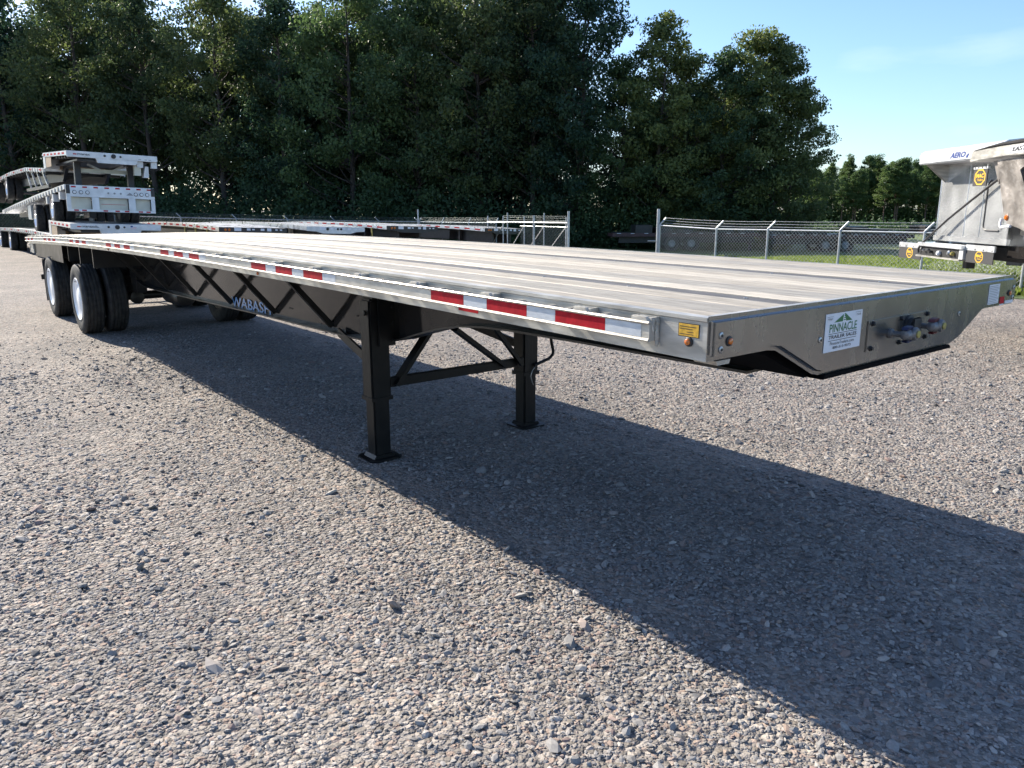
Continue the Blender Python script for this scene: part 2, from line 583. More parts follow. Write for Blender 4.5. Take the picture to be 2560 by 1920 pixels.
def ground_z(x, y):
    """gentle fall of the yard: slightly high on the near side of the trailer, falling to the right and the back"""
    x, y = np.asarray(x, float), np.asarray(y, float)
    b = 0.05 * smooth01((0.5 - x) / 0.35) * smooth01((10.0 - y) / 2.5)
    b = b - 0.06 * smooth01((x - 2.45) / 0.4)
    w = smooth01((y - 3.0) / 24.0)
    s = -0.033 * np.clip(x - 2.9, 0, 8.0) - 0.03 * np.clip(x - 17, 0, 26)
    return b + w * s


# ------------------------------------------------------------------ ground
def ground_sheet(name, m, xs, ys, lift, kind='structure', label=None, cat=None, keep=None):
    X, Y = np.meshgrid(xs, ys, indexing='ij')
    Z = ground_z(X, Y) + lift
    n, k = X.shape
    v = np.stack([X, Y, Z], -1).reshape(-1, 3)
    fs = []
    for i in range(n - 1):
        for j in range(k - 1):
            if keep is None or keep((xs[i] + xs[i + 1]) / 2, (ys[j] + ys[j + 1]) / 2):
                a = i * k + j
                fs.append((a, a + k, a + k + 1, a + 1))
    me = bpy.data.meshes.new(name)
    me.from_pydata(v.tolist(), [], fs)
    me.polygons.foreach_set('use_smooth', [True] * len(me.polygons))
    me.materials.append(M[m])
    o = link(name, me)
    return tag(o, label, cat, None, kind)


def axis(dense, far):
    a = list(np.arange(dense[0], dense[1] + 1e-6, dense[2]))
    lo, hi = a[0], a[-1]
    st = dense[2]
    left, right = [], []
    while lo > far[0]:
        st *= 1.35
        lo -= st
        left.append(lo)
    st = dense[2]
    while hi < far[1]:
        st *= 1.35
        hi += st
        right.append(hi)
    return np.array(left[::-1] + a + right)


ground_sheet('ground', 'gravel', axis((-6, 30, 0.2), (-900, 1500)), axis((-4, 30, 0.4), (-900, 1500)), 0.0,
             label='grey crushed stone yard under the trailers', cat='ground')

# ------------------------------------------------------------------ loose gravel (stuff)
STONES = bpy.data.collections.new('stone_shapes')


def stone_shape(seed):
    r = random.Random(seed)
    bm = bmesh.new()
    bmesh.ops.create_icosphere(bm, subdivisions=1, radius=1)
    cut = [Vector((r.uniform(-1, 1), r.uniform(-1, 1), r.uniform(-1, 1))).normalized() for _ in range(7)]
    dep = [r.uniform(0.55, 0.9) for _ in cut]
    for v in bm.verts:
        for c, d in zip(cut, dep):
            k = v.co.dot(c)
            if k > d:
                v.co -= c * (k - d)
        v.co *= r.uniform(0.9, 1.08)
        v.co.x *= 1.0 + 0.35 * (seed % 3) / 2
        v.co.z *= 0.52
    me = bpy.data.meshes.new('stone')
    bm.to_mesh(me)
    bm.free()
    me.materials.append(M['stone'])
    o = bpy.data.objects.new('stone', me)
    STONES.objects.link(o)


for i in range(9):
    stone_shape(i)


def scatter(name, pts, rot, scl, coll, label, cat, parent=None):
    """one object of kind stuff: shapes of a collection set on the points of a mesh"""
    me = bpy.data.meshes.new(name)
    me.vertices.add(len(pts))
    me.vertices.foreach_set('co', np.ascontiguousarray(pts, dtype=np.float32).ravel())
    for an, arr in (('rot', rot), ('scl', scl)):
        at = me.attributes.new(an, 'FLOAT_VECTOR', 'POINT')
        at.data.foreach_set('vector', np.ascontiguousarray(arr, dtype=np.float32).ravel())
    o = link(name, me, parent)
    ng = bpy.data.node_groups.new(name, 'GeometryNodeTree')
    ng.interface.new_socket('Geometry', in_out='INPUT', socket_type='NodeSocketGeometry')
    ng.interface.new_socket('Geometry', in_out='OUTPUT', socket_type='NodeSocketGeometry')
    gi, go = ng.nodes.new('NodeGroupInput'), ng.nodes.new('NodeGroupOutput')
    ci = ng.nodes.new('GeometryNodeCollectionInfo')
    ci.inputs['Collection'].default_value = coll
    ci.inputs['Separate Children'].default_value = True
    ci.inputs['Reset Children'].default_value = True
    ip = ng.nodes.new('GeometryNodeInstanceOnPoints')
    ip.inputs['Pick Instance'].default_value = True
    ar, asc = ng.nodes.new('GeometryNodeInputNamedAttribute'), ng.nodes.new('GeometryNodeInputNamedAttribute')
    for n_, an in ((ar, 'rot'), (asc, 'scl')):
        n_.data_type = 'FLOAT_VECTOR'
        n_.inputs['Name'].default_value = an
    L = ng.links.new
    L(gi.outputs[0], ip.inputs['Points'])
    L(ci.outputs[0], ip.inputs['Instance'])
    L(ar.outputs['Attribute'], ip.inputs['Rotation'])
    L(asc.outputs['Attribute'], ip.inputs['Scale'])
    L(ip.outputs[0], go.inputs[0])
    md = o.modifiers.new('scatter', 'NODES')
    md.node_group = ng
    return tag(o, label, cat, None, 'stuff')


def gravel_points():
    # fan of yard in front of and beside the trailer, denser where one stands close
    n = 640000
    d = 1.2 + (15.0 - 1.2) * nrng.random(n) ** 1.0
    a = nrng.uniform(R_(-14), R_(86), n)
    x, y = -2.1 + d * np.sin(a), -1.6 + d * np.cos(a)
    dens = np.minimum(4600.0, 4600.0 * (2.6 / d) ** 1.35) * smooth01((15.0 - d) / 6.0)     # stones per square metre
    base = n / ((15.0 - 1.2) * R_(100)) / d
    # packed, dusty patches and faint wheel tracks carry fewer loose stones
    pat = .5 + .5 * np.sin(x * 1.1 + 1.7 * np.sin(y * .6)) * np.sin(y * 1.3 + 1.1 * np.sin(x * .7 + 2))
    trk = np.maximum(np.exp(-((x + .9 + .12 * np.sin(y * .5)) / .22) ** 2), np.exp(-((x + 2.6 + .12 * np.sin(y * .5)) / .22) ** 2))
    dens = dens * (.45 + .55 * pat) * (1 - .55 * trk)
    keep = nrng.random(n) < np.clip(dens / base, 0, 1)
    x, y, d = x[keep], y[keep], d[keep]
    n = len(x)
    r = 0.0074 * np.exp(nrng.normal(0, 0.40, n)) * (np.maximum(d, 2.6) / 2.6) ** 0.22
    # patches of coarser stone
    px, py = nrng.uniform(-2, 12, 60), nrng.uniform(-1, 14, 60)
    for qx, qy in zip(px, py):
        w = np.exp(-((x - qx) ** 2 + (y - qy) ** 2) / 0.22)
        r *= 1 + 0.25 * w
    big = nrng.random(n) < 0.008
    r[big] *= nrng.uniform(1.5, 2.4, big.sum())
    r = np.minimum(r, 0.045)
    z = ground_z(x, y) + r * nrng.uniform(-0.22, 0.22, n)
    s = np.stack([r * nrng.uniform(0.8, 1.35, n), r * nrng.uniform(0.75, 1.15, n), r * nrng.uniform(0.7, 1.05, n)], -1)
    e = np.stack([nrng.normal(0, 0.35, n), nrng.normal(0, 0.35, n), nrng.uniform(0, 6.283, n)], -1)
    return np.stack([x, y, z], -1), e, s


_gp = gravel_points()
scatter('gravel', *_gp, STONES, 'loose crushed grey and pinkish stones covering the yard', 'gravel')

# ================================================================== the aluminium flatbed trailer in front
WID = 2.59
LEN = 16.04
_dp = np.polyfit([0, 2.84, 5.28, 7.7, 10.07, 12.5, 14.9, 16.04], [1.471, 1.487, 1.4925, 1.486, 1.461, 1.421, 1.365, 1.335], 3)


def deck(y):
    return float(np.polyval(_dp, y))


YS = list(np.linspace(0.045, 15.98, 30))
T = thing('flatbed_trailer', 'long aluminium flatbed trailer with black frame standing alone on the gravel', 'trailer')

# deck boards: ribbed extrusions running the whole length, two dark nailing strips between them
edges = [(0.036, .130), (.138, .354), (.362, .531), (.677, .798), (.806, 1.008), (1.016, 1.215), (1.223, 1.373), (1.381, 1.514),
         (1.522, 1.658), (1.802, 1.944), (1.952, 2.090), (2.098, 2.318), (2.326, 2.553)]
for a, b in edges:
    a, b = a + .002, b - .002
    pr = [(a, -0.03), (a, -0.002), (a + 0.004, 0.001), (a + .012, 0.001)]
    n = max(2, int(round((b - a - 0.024) / 0.025)))
    w = (b - a - 0.024) / n
    for k in range(n):
        x = a + 0.012 + k * w
        pr += [(x + w * .08, -0.005), (x + w * .32, -0.005), (x + w * .40, 0.0), (x + w, 0.0)]
    pr += [(b - .004, 0.001), (b, -0.002), (b, -0.03)]
    dz = rng.uniform(-0.0012, 0.0012)
    MB().sweep(pr, YS, lambda y: deck(y) + dz).build('deck_board', ('deck_alu', 'deck_grey', 'deck_alu', 'deck_light', 'deck_grey', 'deck_alu', 'deck_light', 'deck_alu', 'deck_grey', 'deck_light', 'deck_alu', 'deck_grey', 'deck_alu')[[round(q[0] + .002, 4) for q in edges].index(round(a, 4))], T)
for a, b in ((.533, .675), (1.660, 1.800)):
    pr = [(a, -0.03), (a, -0.006), (b, -0.006), (b, -0.03)]
    MB().sweep(pr, YS, deck).build('nailing_strip', 'deck_strip', T)
    for y in np.arange(0.3, 15.9, 0.61):
        MB().lathe([(0.009, -0.006), (0.009, -0.0035), (0.004, -0.003)], ((a + b) / 2 + rng.uniform(-.03, .03), y, deck(y)), 'z', 8).build('screw', 'steel', T)

MB().sweep([(.040, -.036), (2.55, -.036), (2.55, -.0325), (.040, -.0325)], YS, deck).build('seam_light_block', 'shade_black', T)  # unseen sheet added to stop sun leaking through the board seams

# side rails
RAILP = [(-.004, 0.002), (.034, 0.003), (.034, -.010), (.009, -.012), (.009, -.137), (.045, -.139), (.045, -.147), (0, -.147), (0, -.015), (-.004, -.011)]
YR = list(np.linspace(0.0065, 15.98, 30))
MB().sweep(RAILP, YR, deck).build('side_rail', 'rail_alu', T)
MB().sweep([(2.589 - x * .8, z) for x, z in RAILP], YR, deck).build('side_rail', 'rail_alu', T)
# rub rails: plate with a bead along both edges
RUB = [(-.042, -.031), (-.042, -.102), (-.054, -.102), (-.058, -.098), (-.055, -.092), (-.0505, -.090), (-.0505, -.043), (-.055, -.041), (-.058, -.036), (-.053, -.031)]
YB = list(np.linspace(0.215, 15.98, 30))
MB().sweep(RUB, YB, deck).build('rub_rail', 'rub_alu', T)
MB().sweep([(2.575 - .25 * (x + .042), z - .02) for x, z in RUB], YB, deck).build('rub_rail', 'rub_alu', T)

# stake pockets (hollow) and pipe spools between rub rail and side rail
pk = MB()
pk.box(-.0415, -.0005, -.047, -.041, -.094, -.018).box(-.0415, -.0005, .041, .047, -.094, -.018).box(-.0415, -.036, -.041, .041, -.094, -.018)
pk.box(-.006, -.0005, -.041, .041, -.094, -.018)
pk_me = pk.mesh('stake_pocket', 'rub_alu')
sp_me = MB().lathe([(.017, -.0415), (.017, -.001)], (0, 0, 0), 'x', 12).mesh('pipe_spool', 'rub_alu', smooth=True)
cap_me = MB().prism([(-.050, -.014), (-.030, .006), (.030, .006), (.050, -.014)], 'x', -.053, -.030).mesh('pocket_lip', 'rub_alu', bevel=.003)
y = 0.262
k = 0
while y < 15.95:
    link('stake_pocket', pk_me, T, (0, y, deck(y)))
    link('pocket_lip', cap_me, T, (0, y, deck(y) - .022))
    for dy in (0.20, 0.40):
        if y + dy < 15.9:
            link('pipe_spool', sp_me, T, (0, y + dy, deck(y + dy) - .047))
    y += 0.3048 if k == 0 else 0.6096
    k += 1
# rail end plate with ragged weld
we = MB()
for i in range(16):
    we.lathe([(.002, -.004), (.010, -.001), (.007, .003), (.002, .005)], (-.012 + rng.uniform(-.004, .004), .2145 + rng.uniform(-.003, .002), deck(.2) - .026 - i * .0058), 'y', 7)
for i in range(7):
    we.lathe([(.002, -.004), (.007, -.001), (.005, .003), (.002, .004)], (-.031 + rng.uniform(-.003, .003), .2145, deck(.2) - .028 - i * .006), 'y', 7)
we.build('weld_bead', 'rub_alu', T, smooth=True)
MB().box(-.0415, -.0008, .216, .222, deck(.22) - .101, deck(.22) - .028).build('rail_end_plate', 'rub_alu', T)

# conspicuity tape on the rub rail: white and red pieces in seven groups
for s in range(7):
    y = 0.252 + 2.414 * s
    for i in range(6):
        w = (0.1778, 0.2794)[i % 2]
        y1 = min(y + w, 15.95)
        if y1 - y > .04:
            ys = [y + .001, (y + y1) / 2, y1 - .001]
            MB().sweep([(-.0513, -.0435), (-.0513, -.0895), (-.0507, -.0895), (-.0507, -.0435)], ys, deck).build('reflective_tape', ('tape_white', 'tape_red')[i % 2], T)
        y += w
MB().sweep([(-.0012, -.108), (-.0012, -.128), (-.0005, -.128), (-.0005, -.108)], [1.30, 1.46], deck).build('reflective_tape', 'tape_red', T)
for y in (4.05, 9.0):
    lt = MB().lathe([(.012, 0), (.012, -.006), (.007, -.011), (.002, -.012)], (-.0005, y, deck(y) - .128), 'x', 12).build('marker_light', 'amber', T, smooth=True)

# header plate with dropped centre
HP = [(0, 1.325), (0, 1.476), (WID, 1.476), (WID, 1.325), (2.245, 1.325), (2.19, 1.318), (1.93, 1.195), (1.875, 1.183), (.715, 1.183), (.66, 1.195), (.40, 1.318), (.345, 1.325)]
hd = MB().prism(HP, 'y', -.016, .006).build('header_plate', 'header_alu', T, bevel=.0195, segs=5, only=lambda e: all(v.co.y < 0 for v in e.verts))
MB().box(.05, WID - .05, .0065, .0445, 1.36, 1.4725).build('header_back_flange', 'rail_alu', T)
# bolster behind the lower header, coloured black for the darkness under the deck
MB().prism([(.30, 1.315), (.42, 1.29), (.70, 1.165), (1.89, 1.165), (2.17, 1.29), (2.29, 1.315)], 'y', .060, 1.6).build('coupler_bolster', 'shade_black', T)
MB().prism([(.72, .0), (1.87, .0), (1.85, .0175), (.74, .0175)], 'y', -.010, .055).build('bolster_lip', 'shade_black', T).location.z = 1.1652
MB().prism([(.06, 1.318), (.14, 1.318), (.135, 1.302), (.07, 1.302)], 'y', .01, .11).build('corner_bracket', 'rail_alu', T)

FY = -.0165


def disc(name, m, x, z, r, d=.006, parent=T, n=16, y=FY):
    return MB().lathe([(r, 0), (r, -d * .5), (r * .72, -d * .9), (r * .2, -d)], (x, y, z), 'y', n).build(name, m, parent, smooth=True)


for x, z in ((.045, 1.412), (.047, 1.364), (2.545, 1.414), (2.545, 1.362), (.666, 1.331), (1.90, 1.329)):
    b = disc('bolt', 'steel', x, z, .0115, .004)
    disc('bolt_socket', 'black_plastic', x, z, .005, .002, b, 10, FY - .0043)
for x, z in ((.091, 1.388), (2.49, 1.389)):
    g = disc('marker_light', 'black_plastic', x, z, .0175, .005)
    disc('lens', 'amber', x, z, .0115, .007, g, 14, FY - .0045)

# dealer decal
dc = quad('dealer_decal', 'decal_white', T, (.693, FY - .002, 1.2755), (.274, 0, 0), (0, 0, .151))
FD = FY - .0028


def dprism(name, poly, m, parent, y=FD):
    return MB().prism(poly, 'y', y, y + .0006).build(name, m, parent)


dprism('mountain_emblem', [(.755, 1.3905), (.822, 1.419), (.818, 1.3905)], 'decal_green', dc)
dprism('mountain_emblem', [(.890, 1.3905), (.845, 1.3905), (.828, 1.4215), (.835, 1.4215)], 'decal_green', dc)
for z, w in ((1.394, .016), (1.402, .011), (1.410, .007)):
    dprism('road_dash', [(.8315 - w / 2, z), (.8315 + w / 2, z), (.8315 + w * .35, z + .004), (.8315 - w * .35, z + .004)], 'decal_green', dc)
text('lettering', 'PINNACLE', 'decal_green', dc, (.724, FD, 1.3515), (.206, 0, 0), (0, 0, .034), .012)
dprism('rule_line', [(.722, 1.3455), (.932, 1.3455), (.932, 1.3475), (.722, 1.3475)], 'decal_black', dc)
text('lettering', 'TRAILER SALES', 'decal_black', dc, (.722, FD, 1.3265), (.210, 0, 0), (0, 0, .0145), .02)
dprism('rule_line', [(.722, 1.3185), (.932, 1.3185), (.932, 1.3205), (.722, 1.3205)], 'decal_black', dc)
text('lettering', 'PinnacleTrailers.com', 'decal_black', dc, (.736, FD, 1.3020), (.180, 0, 0), (0, 0, .0125))
text('lettering', '800-513-9373', 'decal_black', dc, (.758, FD, 1.2855), (.136, 0, 0), (0, 0, .0105), .015)
for x, z, s in ((.703, 1.400, 'PT0667'), (.915, 1.404, '7238')):
    lb = quad('stock_label', 'decal_white', dc, (x, FD, z), (.042, 0, 0), (0, 0, .014), .0004)
    text('lettering', s, 'decal_black', dc, (x + .004, FD - .0006, z + .002), (.034, 0, 0), (0, 0, .0075))
    dprism('rule_line', [(x, z + .0145), (x + .042, z + .0145), (x + .042, z + .0155), (x, z + .0155)], 'decal_black', dc)

# air line plate with bolts, plug socket and two gladhands
pl = MB().box(1.022, 1.572, FY - .0045, FY + .001, 1.241, 1.373).build('connection_plate', 'header_alu', T, bevel=.002)
for x in (1.057, 1.304, 1.547):
    for z in (1.359, 1.255):
        b = MB().lathe([(.012, 0), (.012, -.004), (.0085, -.004), (.0085, -.011), (.003, -.012)], (x, FY - .0046, z), 'y', 6).build('bolt', 'black_plastic', T)
PY = FY - .0046
so = MB().lathe([(.050, 0), (.050, -.010), (.040, -.012), (.040, -.030), (.036, -.030)], (1.372, PY, 1.318), 'y', 18).build('plug_socket', 'black_plastic', T, smooth=True)
MB().box(1.335, 1.41, PY - .042, PY - .0305, 1.29, 1.362).build('socket_cover', 'black_plastic', T, bevel=.006)
for x, z, hm in ((1.215, 1.303, 'blue_plastic'), (1.455, 1.316, 'red_plastic')):
    g = link('gladhand', None, T, (x, PY, z))
    g.scale = (.80, .80, .80)
    MB().lathe([(.026, 0), (.026, -.012), (.015, -.016), (.015, -.062), (.021, -.066), (.021, -.082)], (0, 0, 0), 'y', 14).build('stem', 'cast', g, smooth=True)
    MB().lathe([(.012, -.02), (.024, -.015), (.030, .0), (.031, .035), (.026, .058), (.017, .07), (.017, .085), (.010, .09)], (0.0, -.082, 0), 'x', 16).build('body', 'cast', g, smooth=True)
    MB().lathe([(.034, 0), (.036, -.012), (.030, -.022), (.018, -.024)], (.052, -.098, .004), 'y', 16).build('coupling_face', 'cast', g, smooth=True)
    MB().lathe([(.019, 0), (.019, -.006), (.011, -.007)], (.052, -.1225, .004), 'y', 12).build('rubber_seal', 'brass', g, smooth=True)
    MB().prism([(-.02, .026), (.055, .030), (.05, .046), (-.005, .042)], 'y', -.098, -.062).build('handle', hm, g, bevel=.003)
    MB().prism([(-.01, -.030), (.05, -.028), (.045, -.040), (.0, -.042)], 'y', -.096, -.066).build('finger_tab', hm, g, bevel=.003)
    MB().lathe([(.018, .088), (.021, .091), (.021, .101), (.009, .104)], (0, -.082, 0), 'x', 12).build('end_ring', 'brass', g, smooth=True)

# certification sticker and small tags at the far end of the header
ct = quad('certification_sticker', 'decal_white', T, (2.222, FY - .0018, 1.346), (.130, 0, 0), (0, 0, .100))
for i in range(11):
    z = 1.4385 - i * .0085
    w = .118 if i % 3 else .10
    dprism('printed_line', [(2.228, z), (2.228 + w, z), (2.228 + w, z - .0028), (2.228, z - .0028)], 'decal_grey', ct, FY - .0026)
quad('warning_sticker', 'tape_red', T, (2.375, FY - .0018, 1.340), (.055, 0, 0), (0, 0, .035))
quad('small_label', 'decal_white', T, (2.445, FY - .0018, 1.335), (.105, 0, 0), (0, 0, .016))
quad('small_label', 'decal_white', T, (2.378, FY - .0018, 1.332), (.05, 0, 0), (0, 0, .0055))

# yellow sticker and marker lamp on the rail beside the header
ys_ = quad('warning_sticker', 'decal_black', T, (-.0020, .127, 1.399), (0, -.089, 0), (0, 0, .047))
quad('sticker_face', 'decal_yellow', ys_, (-.0024, .1245, 1.4015), (0, -.084, 0), (0, 0, .042), .0006)
for i, (a, w) in enumerate(((.008, .070), (.016, .055), (.026, .030), (.034, .060))):
    quad('printed_line', 'decal_black', ys_, (-.0027, .121 - (0 if i != 2 else .03), 1.441 - a), (0, -w, 0), (0, 0, .0022), .0002)
g = MB().lathe([(.0165, 0), (.0165, -.006), (.012, -.009)], (-.0005, .079, 1.3835), 'x', 16).build('marker_light', 'black_plastic', T, smooth=True)
MB().lathe([(.0118, -.0085), (.011, -.013), (.006, -.017), (.002, -.018)], (-.0005, .079, 1.3835), 'x', 14).build('lens', 'amber', g, smooth=True)

# main beams: web and bottom flange follow the gooseneck
BY = [.30, 1.3, 1.9, 2.2, 2.45, 2.7, 2.95, 3.2, 3.45, 3.7, 4.1, 5.9, 7.8, 9.4, 10.3, 10.8, 11.3, 12.5, 15.5]
BZ = [1.145, 1.138, 1.128, 1.114, 1.090, 1.040, .975, .905, .855, .832, .826, .806, .772, .745, .742, .80, .86, .90, .90]


def beam_bottom(y):
    return float(np.interp(y, BY, BZ))


yy = sorted(set(list(np.linspace(.3, 15.5, 40)) + BY + list(np.linspace(1.9, 4.0, 22))))
for xw, s in ((.74, 1), (1.85, -1)):
    wb = MB()
    fl = MB()
    for i in range(len(yy) - 1):
        a, b = yy[i], yy[i + 1]
    o = []
    for y in yy:
        zb, zt = beam_bottom(y), deck(y) - .135
        wob = .0045 * math.sin(y * 5.1) + .003 * math.sin(y * 11.7 + 1)
        o.append((y, zb, zt, wob))
    n = len(o)
    vs, fs = [], []
    for y, zb, zt, wob in o:
        for j in range(5):
            t = j / 4
            bul = wob * math.sin(math.pi * t)
            vs.append((xw - .005 + bul, y, zb + .012 + (zt - zb - .012) * t))
    for i in range(n - 1):
        for j in range(4):
            a = i * 5 + j
            fs.append((a, a + 1, a + 6, a + 5))
    m0 = len(vs)
    vs += [(x + .01, y, z) for x, y, z in vs]
    fs += [tuple(q + m0 for q in reversed(f)) for f in fs]
    MB().add(vs, fs).build('main_beam', 'black_gloss', T, smooth=True)
    fp = [(xw - .075, 0), (xw + .075, 0), (xw + .075, .012), (xw - .075, .012)]
    MB().sweep(fp, yy, beam_bottom).build('beam_flange', 'black_paint', T)
    MB().sweep([(xw - .06, -.135), (xw + .06, -.135), (xw + .06, -.123), (xw - .06, -.123)], yy, deck).build('beam_flange', 'black_paint', T)
# lettering on the near web
text('lettering', 'WABASH', 'wabash', T, (.7265, 6.85, .800), (0, -1.10, 0.018), (0, 0, .108), .012)
# cross members
for y in np.arange(.75, 15.8, .61):
    MB().box(.05, 2.54, y - .03, y + .03, deck(y) - .122, deck(y) - .034).build('cross_member', 'black_paint', T)
# outrigger braces from the beam foot up to the cross members
for y in np.arange(4.41, 11.0, 1.2275):
    for x0, x1 in ((.728, .29), (1.862, 2.30)):
        MB().beam((x0, y, beam_bottom(y) + .045), (x1, y, deck(y) - .12), .045, .045).build('outrigger_brace', 'black_paint', T)
# web stiffeners with small holes
for y in (3.30,):
    MB().box(.69, .7335, y - .005, y + .005, beam_bottom(y) + .013, deck(y) - .137).build('web_stiffener', 'black_paint', T)
for y, z in ((5.30, .93), (5.24, .93), (4.72, .95), (4.2, .96), (3.95, 1.0), (4.62, .86)):
    MB().lathe([(.007, 0), (.007, -.004)], (.7345, y, z), 'x', 8).build('rivet', 'black_plastic', T)

# landing gear
for x0, s in ((.585, 1), (WID - .585, -1)):
    MB().box(x0 - .080, x0 + .080, 3.32, 3.47, .45, 1.20 if s > 0 else 1.18).build('landing_leg', 'leg_paint', T, bevel=.014)
    for zz in (.90, 1.02, 1.14, 1.24):
        MB().lathe([(.012, 0), (.012, -.008), (.006, -.011)], (x0 + s * .09, 3.289, zz), 'y', 6).build('bolt', 'leg_paint', T)
    MB().box(x0 - .066, x0 + .066, 3.33, 3.46, .022, .46).build('inner_leg', 'leg_paint', T, bevel=.012)
    MB().box(x0 - .088, x0 + .088, 3.312, 3.478, .452, .482).build('leg_collar', 'leg_paint', T, bevel=.004)
    MB().prism([(x0 - .135, 3.30), (x0 - .10, 3.262), (x0 + .10, 3.262), (x0 + .135, 3.30), (x0 + .135, 3.49), (x0 + .10, 3.528), (x0 - .10, 3.528), (x0 - .135, 3.49)], 'z', .004, .016).build('foot_plate', 'leg_paint', T, bevel=.003)
    MB().prism([(x0 - .09, .0161), (x0 + .09, .0161), (x0 + .070, .042), (x0 - .070, .042)], 'y', 3.315, 3.475).build('foot_shoe', 'leg_paint', T)
    MB().box(x0 - .02 if s > 0 else x0 - .11, x0 + .11 if s > 0 else x0 + .02, 3.29, 3.309, .86, 1.30).build('mounting_plate', 'leg_paint', T)
    MB().box(x0 - .05, x0 + .05, 3.32, 3.47, 1.18, 1.33).build('leg_bracket', 'leg_paint', T)
MB().lathe([(.02, 0), (.02, -.012), (.012, -.014)], (.498, 3.37, 1.10), 'x', 12).build('gearbox_cap', 'leg_paint', T, smooth=True)
quad('service_label', 'decal_white', T, (.575, 3.3085, 1.015), (.042, 0, 0), (0, 0, .055))
cb = MB()
cb.box(.655, 1.935, 3.325, 3.375, .54, .612)
cb.build('cross_brace', 'leg_paint', T, bevel=.006)
for p0, p1, w in (((.70, 3.33, .555), (1.02, 3.33, .94), .085), ((1.72, 3.33, .57), (1.24, 3.33, .92), .085), ((1.88, 3.29, .56), (1.60, 3.29, .90), .04)):
    MB().beam(p0, p1, .03, w, (0, 1, 0)).build('diagonal_brace', 'leg_paint', T)
MB().box(.92, 1.68, 3.30, 3.37, .955, 1.06).build('brace_crossbar', 'leg_paint', T)
MB().beam((.60, 3.47, .70), (.70, 4.22, .84), .07, .02, (1, 0, 0)).build('diagonal_brace', 'leg_paint', T)
MB().beam((1.99, 3.47, .70), (1.89, 4.22, .84), .07, .02, (1, 0, 0)).build('diagonal_brace', 'leg_paint', T)
MB().tube([(2.195, 3.30, .80), (2.215, 3.30, .70), (2.233, 3.30, .635), (2.225, 3.30, .605), (2.19, 3.30, .578), (2.10, 3.30, .556), (2.02, 3.30, .537)], .0135, 10).build('crank_handle', 'leg_paint', T, smooth=True)
MB().tube([(2.03, 3.305, .52), (2.00, 3.303, .49), (1.985, 3.302, .45), (2.0, 3.303, .40), (2.015, 3.303, .37)], .004, 6).build('retaining_wire', 'steel', T, smooth=True)


# wheels ---------------------------------------------------------------
def tyre_profile(R, w):
    r0 = R * .585
    h = w / 2
    pr = [(r0, -h * .72), (r0 * 1.02, -h * .86), (R * .72, -h * .99), (R * .84, -h), (R * .94, -h * .93), (R * .985, -h * .80), (R, -h * .74)]
    for g in (-.5, -.17, .17, .5):
        x = g * h
        pr += [(R, x - .011), (R - .012, x - .007), (R - .012, x + .007), (R, x + .011)]
    pr += [(R, h * .74), (R * .985, h * .80), (R * .94, h * .93), (R * .84, h), (R * .72, h * .99), (r0 * 1.02, h * .86), (r0, h * .72)]
    return pr


TYRE = MB().lathe(tyre_profile(.52, .285), (0, 0, 0), 'x', 48, closed=True).mesh('tyre', 'rubber', smooth=True)
RIMP = [(.300, .10), (.304, -.105), (.318, -.118), (.312, -.124), (.296, -.110), (.284, -.098), (.276, -.090), (.15, -.094), (.135, -.100), (.13, -.118), (.07, -.122), (.065, -.135), (.01, -.137)]
RIM = MB().lathe([(.300, .10), (.304, -.118), (.318, -.130), (.311, -.137), (.298, -.128), (.286, -.120), (.16, -.112), (.15, -.118), (.01, -.120)], (0, 0, 0), 'x', 40).mesh('rim', 'rim_white', smooth=True)
RIMI = MB().lathe([(.300, .11), (.304, -.11), (.29, -.10), (.28, -.02), (.10, .0), (.09, -.02), (.01, -.02)], (0, 0, 0), 'x', 32).mesh('rim', 'dark_frame', smooth=True)
RIMA = MB().lathe([(.300, .10), (.304, -.118), (.318, -.130), (.311, -.137), (.298, -.128), (.286, -.120), (.16, -.112), (.15, -.130), (.01, -.134)], (0, 0, 0), 'x', 40).mesh('rim', 'rim_alu', smooth=True)
RIMD = MB().lathe([(.25, .10), (.25, -.06), (.24, -.10), (.20, -.04), (.10, -.05), (.09, -.12), (.01, -.13)], (0, 0, 0), 'x', 24).mesh('rim', 'galv_dull_shaded', smooth=True)
NUT = MB().lathe([(.013, 0), (.013, -.02), (.006, -.024)], (0, 0, 0), 'x', 6).mesh('lug_nut', 'steel')
HALF = MB()
for k in range(24):
    a0, a1 = math.pi * (1.0 + k / 24), math.pi * (1.0 + (k + 1) / 24)
    HALF.add([(-.140, .02 * math.cos(a0), .02 * math.sin(a0) - .01), (-.140, .02 * math.cos(a1), .02 * math.sin(a1) - .01), (-.140, .27 * math.cos(a1), .27 * math.sin(a1) - .01), (-.140, .27 * math.cos(a0), .27 * math.sin(a0) - .01)], [(0, 1, 2, 3)])
HALF = HALF.mesh('wheel_film', 'rim_blue')


def wheel(parent, x, y, z, side, outer=True, rim=None, film=False, scale=1.0):
    w = link('wheel', None, parent, (x, y, z), (0, 0, 0 if side < 0 else math.pi))
    w.scale = (scale,) * 3
    link('tyre', TYRE, w)
    link('rim', (rim or RIM) if outer else RIMI, w)
    if film:
        link('wheel_film', HALF, w)
    return w


